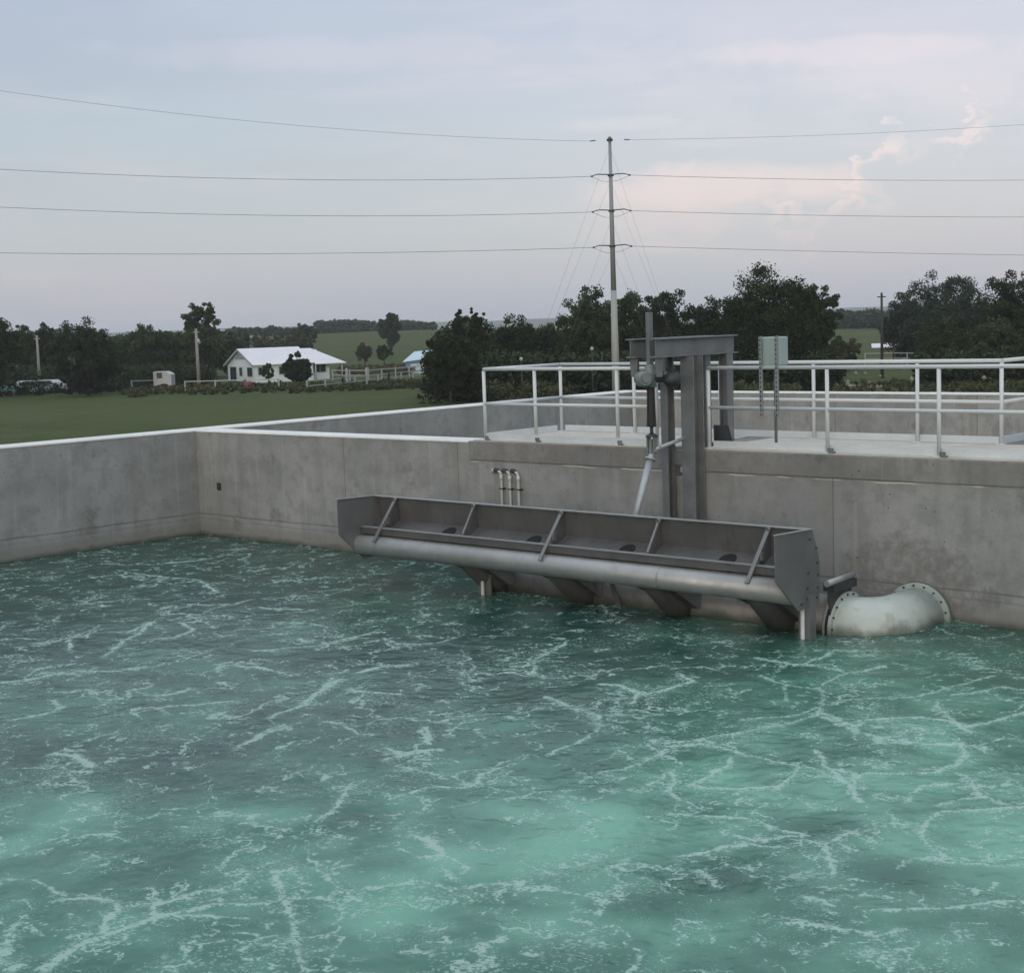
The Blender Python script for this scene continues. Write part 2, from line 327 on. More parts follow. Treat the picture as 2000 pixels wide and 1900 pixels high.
gs = MB().box(XR-.17, XR+.17, .55, .89, H+.017, H+.04); gs.prism([(XR-.16, .63, H+.04), (XR+.17, .63, H+.04), (XR+.09, .63, H+.30), (XR-.16, .63, H+.30)], (0, -.012, 0)); gs.prism([(XR-.10, .6, H+.04), (XR-.10, .9, H+.04), (XR-.10, .78, H+.28), (XR-.10, .6, H+.28)], (-.012, 0, 0))
gs.build('foot_plate', M['iron'], fr)
MB().box(XL+.08, XR-.08, -.10, -.085, 1.80, 2.0).build('tie_plate', M['galv'], fr)
MB().box(XL+.06, XR, .22, .235, 2.03, 2.28).build('tie_plate', M['galv'], fr)
MB().box(XR-.20, XR-.07, -.14, -.10, 1.70, 1.78).build('bracket', M['galv_l'], fr)
for x in (XL, XR): MB().prism([(x-.07, -.85, BBt-.001), (x+.07, -.85, BBt-.001), (x+.05, -.85, BBt-.26), (x-.05, -.85, BBt-.26)], (0, .012, 0)).build('hanger_plate', M['galv'], fr)
# screw actuator
XA, YA = 11.70, -.78
ac = empty('screw_actuator', (XA, YA, 3.0), 'grey worm gear actuator with black bellows hanging between the frame beams', 'actuator')
MB().box(XA-.03, XA+.03, YA-.045, YA+.045, 3.20, ony(1266, 610, YA).z).build('screw_cover', M['galv'], ac, .006)
va = (CP-V((XA, YA, CP.z))).normalized()
gb = MB().tube([V((XA-.12, YA-.06, 3.05)), V((XA-.10, YA-.07, 3.05)), V((XA+.06, YA-.20, 3.05)), V((XA+.09, YA-.22, 3.05))], [.07, .11, .11, .085], 24)
gb.tube([(XA, YA, 3.24), (XA, YA, 2.93)], [.07, .085], 20)
gb.tube([(XA+.095, YA-.225, 3.05), (XA+.115, YA-.24, 3.05)], [.055, .05], 18); gb.build('gearbox', M['gear'], ac)
mt = MB().tube([(XA+.02, YA, 3.04), (XA+.14, YA+.12, 3.04), (XA+.16, YA+.14, 3.03), (XA+.27, YA+.26, 3.03), (XA+.29, YA+.28, 3.03)], [.05, .05, .105, .105, .07], 20)
mt.cbox((XA+.2, YA+.2, 3.15), (.05, .05, .035)); mt.build('motor', M['iron'], ac)
MB().box(XL-.05, XR+.05, YA-.02, YA+.04, 3.10, 3.15).box(XL-.02, XL+.02, YA-.03, YA+.03, 3.10, BBt).box(XR-.02, XR+.02, YA-.03, YA+.03, 3.10, BBt).build('mounting_yoke', M['galv'], ac)
pts = []; rr = []
n = 34
for i in range(n+1):
    z = 2.93-(2.93-2.39)*i/n; pts.append((XA, YA, z)); rr.append((.062 if i % 2 else .05)+.012*(i/n)**2)
MB().tube(pts, rr, 18).build('bellows', M['dark'], ac)
MB().tube([(XA, YA, 2.39), (XA, YA, 2.27)], .025, 12).tube([(XA, YA, 2.30), (XA, YA, 2.275), (XA, YA, 2.26), (XA, YA, 2.25)], [.03, .075, .09, .09], 20).build('rod_flange', M['iron'], ac)
fk = MB(); fk.box(XA-.065, XA-.045, YA-.04, YA+.04, 2.02, 2.25).box(XA+.045, XA+.065, YA-.04, YA+.04, 2.02, 2.25).tube([(XA-.1, YA, 2.06), (XA+.1, YA, 2.06)], .028, 14)
fk.prism([(XA-.02, YA-.05, 2.02), (XA-.02, YA+.05, 2.02), (XA-.02, YA+.03, 2.22), (XA-.02, YA-.03, 2.22)], (.04, 0, 0)); fk.build('clevis', M['gear'], ac)
lo = V((XA, YA-.52, .95)); hi = V((XA, YA, 2.04)); dd = (lo-hi).normalized()
pr = MB().tube([hi+dd*.10, lo], .048, 18); pr.tube([hi+dd*.09, hi+dd*.115], .075, 20); pr.tube([hi, hi+dd*.1], [.03, .05], 14); pr.build('push_rod', M['galv_l'], ac)
MB().tube([(XA+.05, YA+.06, 2.09), (XR-.02, -.26, 2.20)], .027, 14).tube([(XA+.02, YA+.0, 2.07), (XA+.07, YA+.09, 2.10)], .04, 14).build('stay_tube', M['galv_l'], ac)
# ------------------------------------------------------------------ decanter
X0, X1, YK, YFR = 7.18, 14.83, -1.80, -2.60
dc = empty('decanter', ((X0+X1)/2, -2.1, 0), 'long stainless steel decanter trough lowered over the churning water', 'decanter')
T = .012
tr = MB()
prof = [(YK, 1.30), (YK+.05, .95), (-2.0, .82), (-2.16, .76)]
for (ya, za), (yb, zb) in zip(prof[:-1], prof[1:]):
    d = V((0, yb-ya, zb-za)).normalized(); nn = V((0, -d.z, d.y))*T
    tr.prism([(X0, ya, za), (X0, yb, zb), (X1, yb, zb), (X1, ya, za)], nn)
tr.build('trough_sheet', M['stain_d'], dc)
MB().box(X0, X1, YK-.05, YK+.02, 1.30, 1.318).build('top_flange', M['stain_l'], dc, .003)
MB().box(X0+.01, X1-.01, -2.17, -2.09, .775, .875).build('front_beam', M['stain_d'], dc, .008)
MB().box(X0+.015, X1-.015, -2.185, -2.085, .876, .884).build('beam_highlight', M['stain_l'], dc)  # bright strip standing in for the highlight along the beam top
PY, PZ, PR = -2.17, .605, .148
MB().tube([(X0-.04, PY, PZ), (X0+.0, PY, PZ), (11.0, PY, PZ), (X1-.01, PY, PZ)], [PR-.01, PR, PR, PR], 36).build('scum_pipe', M['stain_l'], dc)
MB().tube([(X0-.045, PY, PZ), (X0-.05, PY, PZ)], PR-.015, 30).build('end_cap', M['hole'], dc)
for x in (8.95, 12.9): MB().ring((x, PY, PZ), (1, 0, 0), PR+.002, PR-.01, .03).build('weld_band', M['stain_l'], dc)
ep = [(YFR, 1.33), (YK, 1.31), (-1.64, .92), (-1.66, .40), (-2.13, .38), (YFR, .80)]
for x in (X0-.012, X1):
    q = MB().prism([(x, y, z) for y, z in ep], (.012, 0, 0)).build('end_plate', M['stain'], dc)
    MB().bar((x+.006, YFR, 1.336), (x+.006, YK, 1.316), .045, .012).build('edge_strip', M['stain_l'], dc)
rp = q
for y, z in ((-1.72, 1.08), (-1.70, .90), (-1.69, .75), (-1.70, .60), (-1.72, .48), (-1.9, .80), (-1.92, .62), (-1.93, .50), (-1.86, 1.2), (-2.06, .45)):
    child(MB().tube([(X1+.012, y, z), (X1+.022, y, z)], .014, 8).build('bolt', M['iron']), rp)
for i in range(5):
    x = 7.64+i*1.656; lng = i % 2 == 0
    gsx = MB().prism([(x, YK-.03, 1.25), (x, YK+.0, .96), (x, -2.02, .84), (x, -2.10, .87)], (.012, 0, 0)); gsx.build('gusset', M['stain_d'], dc)
    a, b_ = V((x, YK-.06, 1.27)), V((x, -2.10 if not lng else -2.33, .90 if not lng else .69))
    st_ = MB().bar(a, b_, .055 if lng else .035, .02); st_.tube([a-V((0, .02, 0)), a+V((0, .03, .012))], .035, 12)
    if lng: st_.cbox(((a+b_)/2+V((.05, .03, 0))), (.012, .03, .05))
    st_.build('strut', M['stain'], dc)
hx = [8.70, 10.36, 12.0, 13.58]
for x in hx:
    xh = x; x += .62
    MB().tube([V((x, -2.05, .72)), V((x, -1.95, .50)), V((x, -1.62, .22)), V((x, -1.25, .0))], [.17, .19, .2, .2], 24).build('drop_pipe', M['stain_d'], dc)
    MB().tube([V((xh+.12, -1.905, .866)), V((xh+.12, -1.912, .881))], .115, 28).build('inlet_hole', M['hole'], dc)
    # transition funnel from the trough to the drop pipe
    MB().add([V((x-.55, -2.15, .55)), V((x+.25, -2.15, .55)), V((x+.25, -1.78, .60)), V((x-.55, -1.78, .60)), V((x+.02, -1.55, .12)), V((x+.36, -1.55, .12)), V((x+.36, -1.2, .12)), V((x+.02, -1.2, .12))],
             [(0, 1, 5, 4), (1, 2, 6, 5), (2, 3, 7, 6), (3, 0, 4, 7), (3, 2, 1, 0), (4, 5, 6, 7)]).build('funnel', M['stain_d'], dc)
DY, DZ, DR = -1.15, .08, .33
drum = MB().tube([(9.55, DY, DZ), (9.56, DY, DZ), (12, DY, DZ), (14.78, DY, DZ)], [DR-.02, DR, DR, DR], 48); drum.build('collector_drum', M['drum'], dc)
MB().box(11.15, 11.9, -1.62, -1.56, .34, .37).prism([(11.55, -1.6, .34), (11.62, -1.6, .34), (11.78, -1.6, -.1), (11.7, -1.6, -.1)], (0, .02, 0)).build('rest_bracket', M['stain_d'], dc)
sp = empty('support_leg', (9.5, -1.72, 0), 'steel support leg with pale guide tube under the left end of the decanter drum', 'support leg', 'legs under the decanter drum')
MB().box(9.28, 9.52, -1.80, -1.77, -1, .34).box(9.28, 9.31, -1.77, -1.5, -1, .34).build('leg_plate', M['stain'], sp)
MB().tube([(9.40, -1.84, -1), (9.40, -1.84, .30)], .026, 12).build('guide_tube', M['pvc'], sp)
sp = empty('support_leg', (14.85, -1.85, 0), 'steel support leg with pale guide tube at the right end of the decanter drum', 'support leg', 'legs under the decanter drum')
MB().box(14.72, 14.88, -1.93, -1.91, -1, .55).box(14.86, 14.88, -1.91, -1.80, -1, .55).build('leg_plate', M['stain'], sp)
MB().tube([(14.79, -1.955, -1), (14.79, -1.955, .40)], .026, 12).build('guide_tube', M['pvc'], sp)
sp = empty('bearing_bracket', (14.6, -.6, 0), 'dark steel bearing bracket with bright tube between decanter end and tank wall', 'bracket')
MB().bar((14.88, -1.5, .57), (14.88, -.98, .57), .16, .10).prism([(14.9, -1.55, .56), (14.9, -1.0, .54), (14.9, -1.02, .2), (14.9, -.9, -.1), (14.9, -1.45, -.2)], (-.02, 0, 0)).build('bracket_plate', M['iron'], sp, .004)
MB().tube([(14.92, -1.62, .635), (14.92, -1.0, .66)], .04, 14).build('bracket_tube', M['stain_l'], sp)
# elbow pipe: quarter bend from the drum axis into the wall
el = empty('pipe_elbow', (15.3, -.8, 0), 'pale green-grey bolted pipe elbow half sunk in the water at the wall', 'pipe')
cx, cy, BR, ER, EZ = 15.05, -.16, .0, .36, .08
DYE = -1.12
pts = []
R_ = .41; EZ = .03; c0 = V((14.92, DYE+R_, EZ))
pts.append(V((14.89, DYE, EZ)))
for i in range(15):
    a = -pi/2+pi/2*i/14; pts.append(V((c0.x+R_*cos(a), c0.y+R_*sin(a), EZ)))
pts.append(V((c0.x+R_, -.14, EZ)))
ER = .375
MB().tube(pts, [ER]*len(pts), 48).build('elbow_body', M['elbow'], el)
def flange(c, ax, nm=18):
    f = MB().ring(c, ax, ER+.062, ER-.02, .045).build('flange', M['rim'], el, .004)
    axv = V(ax); x = axv.orthogonal().normalized(); y = axv.cross(x)
    for k in range(nm):
        a = 2*pi*(k+.5)/nm; p_ = V(c)+(x*cos(a)+y*sin(a))*(ER+.033); child(MB().tube([p_-axv*.042, p_+axv*.042], .013, 6, smooth=False).build('bolt', M['iron']), f)
flange((14.90, DYE, EZ), (1, 0, 0)); flange((c0.x+R_, -.15, EZ), (0, 1, 0))
MB().ring((14.858, DYE, EZ), (1, 0, 0), ER+.065, ER-.1, .018).build('gasket', M['dark'], el)
MB().ring((14.83, DYE, EZ), (1, 0, 0), ER+.068, ER-.1, .03).build('mating_flange', M['stain_l'], el)
MB().ring((c0.x+R_, -.105, EZ), (0, 1, 0), ER+.068, ER-.1, .03).build('mating_flange', M['stain'], el)
MB().tube([(c0.x+R_, -.09, EZ), (c0.x+R_, .1, EZ)], ER, 40).build('wall_sleeve', M['rim'], el)
MB().tube([(14.66, DYE, EZ), (14.87, DYE, EZ)], ER-.02, 40).build('swivel_joint', M['iron'], el)
# ------------------------------------------------------------------ sample pipes, box
vp = empty('sample_pipes', (8.36, -.05, 1.0), 'three thin grey sampling pipes with dark unions running up the wall behind the decanter', 'pipes')
for i, x in enumerate((8.17, 8.35, 8.53)):
    MB().tube([(x, -.07, -.3), (x, -.07, 1.50), (x-.01, -.085, 1.55), (x-.06, -.09, 1.565)], .021, 12).tube([(x, -.07, 1.42), (x, -.07, 1.50)], .027, 12).build('riser', M['pvc'], vp)
    MB().tube([(x-.045, -.09, 1.565), (x-.12, -.09, 1.585)], .036, 12).build('union', M['iron'], vp)
    MB().box(x-.035, x+.035, -.095, 0, 1.28, 1.30).build('clamp', M['iron'], vp)
MB().tube([(8.05, -.09, 1.59), (8.02, -.09, 1.575), (8.0, -.09, 1.53)], .03, 12).build('end_spout', M['pvc'], vp)
pl = MB().box(.62, .74, -.012, .01, .88, 1.02).build('cover_plate', M['iron']); tag(pl, 'small dark plate on the concrete beside the tank corner', 'plate')
M['slot'], t, b = material('slotted_channel'); X_, Y_, Z_ = t.xyz(t.pos())
sl = t.m('MULTIPLY', t.m('LESS_THAN', t.m('FRACT', t.m('MULTIPLY', Z_, 16)), .5), t.m('LESS_THAN', t.m('MINIMUM', t.m('ABSOLUTE', t.m('SUBTRACT', X_, 12.92)), t.m('ABSOLUTE', t.m('SUBTRACT', X_, 13.17))), .009))
t.set(b.inputs['Base Color'], t.mix(sl, (.24, .265, .28), (.02, .02, .02))); b.inputs['Roughness'].default_value = .5; b.inputs['Metallic'].default_value = .3
eb = empty('control_box', (13.05, .2, 2.6), 'pale grey control box on perforated struts clamped to the front railing', 'control box')
MB().box(12.90, 13.20, .10, .32, 3.17, 3.56).build('enclosure', M['box'], eb, .02)
for x in (12.92, 13.17):
    MB().box(x-.02, x+.02, .055, .06, 2.50, 3.575).box(x-.02, x-.017, .06, .09, 2.50, 3.575).box(x+.017, x+.02, .06, .09, 2.50, 3.575).build('strut', M['slot'], eb)
MB().tube([(13.03, .25, 3.17), (13.03, .25, H+.03)], .021, 12).build('conduit', M['galv'], eb)
# ------------------------------------------------------------------ water
L7 = '590,490 700,485 830,462 960,435 1080,415 1190,385 1200,330 1190,280 1220,255 1300,225 1440,200;1200,395 1330,435 1340,410 1500,405 1640,410 1760,440 1860,410 1975,375;1250,420 1340,455 1480,485 1620,500 1740,500 1755,525 1720,575 1640,605 1500,608 1380,605 1300,625 1220,590 1190,560 1175,515;600,500 720,495 800,510 900,535 1010,555 1110,575 1200,605 1290,640 1330,690 1350,720;840,550 830,575 780,600 730,635 680,660 760,672 900,665 1030,660 1085,635 1100,590;1640,330 1650,370 1690,410 1765,460;1270,330 1400,325 1540,315 1660,290 1760,265 1850,240;1700,310 1800,300 1880,285 1975,295;2100,740 2000,745 1900,750 1760,755 1640,770 1590,800 1580,845 1610,890 1670,935 1760,965 1870,970 2100,965;1640,740 1740,715 1830,705 1900,730;130,320 200,350 270,375 330,400 340,430 290,475 210,505 140,535;330,390 450,385 520,400;330,270 430,280 490,305 560,300 640,275 700,255 650,230;490,310 470,340;960,235 1060,270 1150,285 1200,290;1060,275 1050,300 1060,335;930,170 1030,185 1120,195 1200,170 1240,145 1350,145;1120,190 1240,215;640,925 740,915 830,895 930,885 1030,895;960,800 1010,830 1080,840 1150,850 1060,855 930,870 800,845;1110,865 1200,885 1250,880 1270,850 1330,840 1380,865 1405,885;1250,880 1320,915;610,760 700,775 830,785 960,800;0,710 120,690 250,685;720,980 770,1020 795,1050;1040,1195 1180,1205 1300,1220 1400,1245 1500,1225;1400,1150 1560,1135 1720,1135 1850,1110 1975,1110;1125,1095 1200,1115;600,600 620,640 610,680 640,715;1525,730 1530,690 1560,660 1680,650;1770,650 1810,690 1820,705;880,405 1000,395 1120,385 1190,355;600,510 520,560 440,600 350,610 250,660;0,185 80,175 130,150 200,115;80,225 95,180'
L7W = '1200,885 1220,950 1230,1010;1240,590 1290,640 1340,710;1190,330 1210,380 1300,430;330,395 335,430;480,300 520,305;1180,280 1200,300'
L8 = '150,980 210,945 280,910 370,860 480,820 590,785 700,755 830,720 950,712 1040,705;1140,570 1060,600;600,725 700,700 830,665 940,630 960,605 930,585;15,635 110,635 200,670 215,680;220,715 300,700 370,695 440,720 470,755;430,760 400,800 395,845;70,800 40,850 10,890 40,940 55,985;590,740 600,790;630,770 820,765 950,765;1230,590 1280,630 1340,680 1400,700;1600,465 1660,490 1700,530 1740,550 1800,590 1800,610;1610,550 1700,540;1700,590 1770,630;1590,295 1670,270 1800,262 1850,225 1920,190 1970,175;1500,165 1560,150 1680,125;1500,125 1550,150;910,110 990,85 1090,35;260,215 350,212;1620,50 1640,80 1660,100;1230,20 1310,25 1380,70;230,480 340,455 440,450;930,905 1000,850 1060,825;900,830 990,835;780,380 880,380 1000,380;1220,410 1290,370 1330,290 1380,250;1550,900 1670,910'
L8W = '1060,590 1080,640 1105,700 1130,780 1145,850 1150,930 1170,985;290,150 330,175 350,190;150,980 210,945 280,910;1640,470 1700,520;1850,900 1880,870 1930,850'
L6 = '270,380 270,330 330,305 390,280;400,400 450,360 520,320 580,280 590,270 500,305;590,330 680,325 745,300 740,285 700,270;0,500 90,490 180,470 280,452 420,455 560,445;910,745 980,715 1030,685 1090,665;1040,640 1100,610 1170,590 1230,540 1270,500 1320,490;930,440 1020,445 1080,455;610,600 660,590 740,585 890,572;50,650 130,630 220,605 240,580 190,565;600,550 680,540 730,520;1490,330 1540,350 1620,355 1700,345 1750,325;980,375 1100,365 1220,355 1320,330 1410,310;1380,460 1460,440 1580,430;640,40 760,30 880,5;560,85 660,95 760,100 800,130 830,150;1000,210 1080,215 1150,215;720,200 780,205 900,200 970,180;1240,655 1320,665 1380,705;1500,755 1550,775 1690,755;1340,530 1450,545 1540,545;1610,690 1640,670 1660,720;200,775 300,790 340,810'
L6W = '100,490 200,465;1230,540 1300,495;560,85 640,95'
def parse(s, ox, oy, k=1.975):
    out = []
    for ln in s.split(';'):
        out.append([onz(ox+float(a)/k, oy+float(c_)/k, 0) for a, c_ in (q.split(',') for q in ln.split())])
    return out
lines = [(l, .012) for l in parse(L7, 1000, 1200)+parse(L8, 0, 1400)]+[(l, .015) for l in parse(L6, 0, 1080)]
lines += [(l, .021) for l in parse(L7W, 1000, 1200)+parse(L8W, 0, 1400)+parse(L6W, 0, 1080)]
blobs = []   # px, py, radius px across, weight: milky upwellings (+) and clear patches with painted dark reflections (-)
for px, py, r, w in ((1780,1560,260,.30),(1930,1660,200,.25),(390,1395,120,.34),(1150,1640,170,.18),(1420,1520,150,.22),(270,1225,110,.32),(1300,1830,260,.15),(700,1800,200,.12),(1080,1420,120,.12),(600,1330,110,.16),(900,1500,90,.2),(1650,1350,200,.12),(1930,1380,150,.1),(1000,1700,100,.15),(560,1230,90,.14),(150,1590,120,.12),(560,1580,60,.12),
                     (1000,1220,130,-.25),(700,1270,90,-.2),(1180,1310,130,-.22),(290,1485,120,-.34),(330,1690,160,-.24),(660,1610,70,-.26),(1390,1715,90,-.28),(1180,1545,70,-.22),(1400,1290,170,-.2),(130,1120,200,-.2),(500,1150,200,-.15),(520,1380,70,-.24),(1230,1770,80,-.2),(60,1500,140,-.22),(830,1430,70,-.2),(1650,1590,70,-.18),(480,1540,70,-.16),(1750,1700,110,-.16),(200,1850,100,-.12)):
    c_ = onz(px, py); e_ = onz(px+r, py); blobs.append((c_, (e_-c_).length, w))
def axis(parts):
    out = []
    for a, c_, d0, d1 in parts:
        n_ = int((c_-a)/((d0+d1)/2)); tt = np.linspace(0, 1, n_, endpoint=False); s_ = np.cumsum(d0+(d1-d0)*tt); out.append(a+(c_-a)*np.concatenate([[0], s_[:-1]])/s_[-1])
    return np.concatenate(out+[[parts[-1][1]]])
wx = axis([(.0, 8, .05, .035), (8, 14, .03, .02), (14, 20.5, .018, .016), (20.5, 34, .05, .3)])
wy = axis([(-18, -12.5, .3, .05), (-12.5, -6, .017, .02), (-6, 0, .022, .035)])
def milk_reflect(X, Y):
    wxn = X+.8*(fbm(X*.7, Y*.7, 31, 3)-.5); wyn = Y+.8*(fbm(X*.7+9, Y*.7, 37, 3)-.5)
    m_ = .30+.62*(fbm(X*.42+3, Y*.42+5, 21, 3, .5)-.5)
    d = (X-CP.x)*fw.x+(Y-CP.y)*fw.y; lat = (X-CP.x)*rt.x+(Y-CP.y)*rt.y
    m_ += .42*np.clip((18.5-d)/9, -.7, 1)+.05*np.clip(lat/3, -1, 1)  # less milky far off, with dark reflections put into the water colour
    for c_, r, w in blobs: m_ += w*1.05*np.exp(-(((wxn-c_.x)**2+(wyn-c_.y)**2)/(r*r)))
    return np.clip(m_, .09+.24*np.clip((19-d)/8, 0, 1), 1)
def foam(X, Y):
    xs, ys = X[:, 0], Y[0]; Fm = np.zeros_like(X)
    wxn = X+.10*(fbm(X*3, Y*3, 41, 4, .6)-.5)+.035*(fbm(X*14, Y*14, 43, 2)-.5); wyn = Y+.10*(fbm(X*3+7, Y*3, 47, 4, .6)-.5)+.035*(fbm(X*14+5, Y*14, 49, 2)-.5)
    wm = .30+1.15*vnoise(X*1.1+3, Y*1.1+8, 91)+.25*vnoise(X*4.3, Y*4.3, 92); am = np.clip(.6+1.0*vnoise(X*.9+11, Y*.9, 93), .6, 1.05)
    for l, w in lines:
        for a, c_ in zip(l[:-1], l[1:]):
            mg = .35
            i0, i1 = np.searchsorted(xs, (min(a.x, c_.x)-mg, max(a.x, c_.x)+mg)); j0, j1 = np.searchsorted(ys, (min(a.y, c_.y)-mg, max(a.y, c_.y)+mg))
            if i1 <= i0 or j1 <= j0: continue
            x = wxn[i0:i1, j0:j1]; y = wyn[i0:i1, j0:j1]; dx, dy = c_.x-a.x, c_.y-a.y; L2 = dx*dx+dy*dy+1e-9
            tt = np.clip(((x-a.x)*dx+(y-a.y)*dy)/L2, 0, 1); d = np.hypot(x-a.x-tt*dx, y-a.y-tt*dy)
            wl = w*wm[i0:i1, j0:j1]; v = am[i0:i1, j0:j1]*(.95*np.exp(-(d/(wl*1.3))**2)+.36*np.exp(-(d/(wl*3+.05))**2))
            Fm[i0:i1, j0:j1] = np.maximum(Fm[i0:i1, j0:j1], v)
    return Fm
def wz(X, Y):
    d = .055*(fbm(X*.9, Y*.9, 61, 4, .5)-.5)+.017*(fbm(X*3.1+4, Y*3.1, 67, 3, .5)-.5)+.012*(fbm(X*11, Y*11, 71, 2)-.5)
    return d+.008*foam(X, Y)
M['water'], t, b = material('aerated_water'); p = t.pos()
mk = t.n('ShaderNodeAttribute', attribute_name='milk_reflect').outputs['Fac']; fa = t.n('ShaderNodeAttribute', attribute_name='foam').outputs['Fac']
def n2(scale, detail=3, rough=.55, vec=None, out=0, dist=0):
    return t.n('ShaderNodeTexNoise', {'Vector': p if vec is None else vec, 'Scale': scale, 'Detail': detail, 'Roughness': rough, 'Distortion': dist}, noise_dimensions='2D').outputs[out]
def ctr(x, k): return t.m('MULTIPLY', t.m('SUBTRACT', x, .5), k)
def vor(vec, scale, **kw): return t.n('ShaderNodeTexVoronoi', {'Vector': vec, 'Scale': scale, 'Randomness': 1.0}, voronoi_dimensions='2D', **kw).outputs
nf = n2(9, 4, .65); nf2 = n2(34, 2, .6); nl = n2(.9, 4, .6); nm = n2(2.2, 4, .65, t.n('ShaderNodeVectorMath', {0: p, 1: (31, 17, 0)}, operation='ADD').outputs[0])
mk2 = t.m('ADD', mk, t.m('ADD', ctr(nm, .18), ctr(n2(1.35, 2, .45), .55)))
base = t.n('ShaderNodeValToRGB', {0: mk2}); cr = base.color_ramp
cr.elements[0].position = .05; cr.elements[0].color = (.016, .054, .044, 1); cr.elements[1].position = 1.0; cr.elements[1].color = (.160, .375, .275, 1)
e_ = cr.elements.new(.33); e_.color = (.034, .094, .070, 1); e_ = cr.elements.new(.66); e_.color = (.062, .172, .125, 1)
col = base.outputs[0]
wv = t.n('ShaderNodeVectorMath', {0: p, 1: t.sc(n2(1.5, 4, .6, out='Color'), (1.3, 1.3, 0))}, operation='ADD').outputs[0]
c1 = t.ss(vor(wv, .75, feature='DISTANCE_TO_EDGE')['Distance'], 0, .06, 1, 0); c2 = t.ss(vor(wv, 2.1, feature='DISTANCE_TO_EDGE')['Distance'], 0, .10, 1, 0)
net = t.m('MAXIMUM', t.m('ADD', t.m('MULTIPLY', c1, .85), t.m('MINIMUM', t.m('SUBTRACT', ctr(nl, 4.0), .30), 0)), t.m('ADD', t.m('MULTIPLY', c2, .80), t.m('MINIMUM', t.m('SUBTRACT', ctr(nm, 4.2), .42), -.05)))
net = t.m('MAXIMUM', t.m('MAXIMUM', net, 0), fa)
brk = t.m('ADD', ctr(nf, 2.7), ctr(nf2, 3.0))
fm = t.m('MULTIPLY', t.ss(t.m('ADD', net, brk), .50, .88), t.ss(net, .14, .45))
wq = t.n('ShaderNodeVectorMath', {0: p, 1: t.sc(n2(9, 2, .5, out='Color'), (.09, .09, 0))}, operation='ADD').outputs[0]
def flecks(scale, vec, r0, r1, c0_, mask):
    v_ = vor(vec, scale); return t.m('MULTIPLY', t.m('MULTIPLY', t.ss(v_['Distance'], r0, r1, 1, 0), t.ss(t.xyz(v_['Color'])[0], c0_, c0_+.04)), mask)
fl = flecks(11, wq, .10, .42, .45, t.ss(t.m('ADD', nm, t.m('MULTIPLY', fa, .35)), .56, .68)); fl2 = flecks(24, wq, .12, .42, .4, t.ss(t.m('ADD', nl, t.m('MULTIPLY', fa, .5)), .51, .66)); fl3 = flecks(50, p, .15, .38, .55, t.ss(nm, .42, .62))
fm = t.m('MAXIMUM', fm, t.m('MULTIPLY', t.m('MAXIMUM', t.m('MULTIPLY', fl, .66), t.m('MAXIMUM', t.m('MULTIPLY', fl2, .6), t.m('MULTIPLY', fl3, .45))), t.ss(mk, .08, .38, .55, 1)))
col = t.mix(t.m('MULTIPLY', t.ss(t.m('ADD', net, ctr(nf, .8)), .05, .7), .28), col, (.19, .36, .315))
col = t.mix(t.m('MULTIPLY', fm, .74), col, (.39, .52, .465))
t.set(b.inputs['Base Color'], col); t.set(b.inputs['Roughness'], t.m('MULTIPLY_ADD', fm, .4, .20)); b.inputs['IOR'].default_value = 1.33; b.inputs['Specular IOR Level'].default_value = .4
hgt = t.m('ADD', n2(3.8, 1, .45), t.m('MULTIPLY', n2(15, 2, .5), .2))
t.set(b.inputs['Normal'], t.n('ShaderNodeBump', {'Strength': .38, 'Distance': .03, 'Height': hgt}))
tag(gridmesh('water', wx, wy, wz, M['water'], {'milk_reflect': milk_reflect, 'foam': foam}), 'churning turquoise tank water with white foam', kind='structure')
w2 = gridmesh('water', np.linspace(.01, 33.9, 40), np.linspace(.6, 13.5, 20), lambda X, Y: X*0-.3, M['water']); tag(w2, 'water in the second tank', kind='structure')
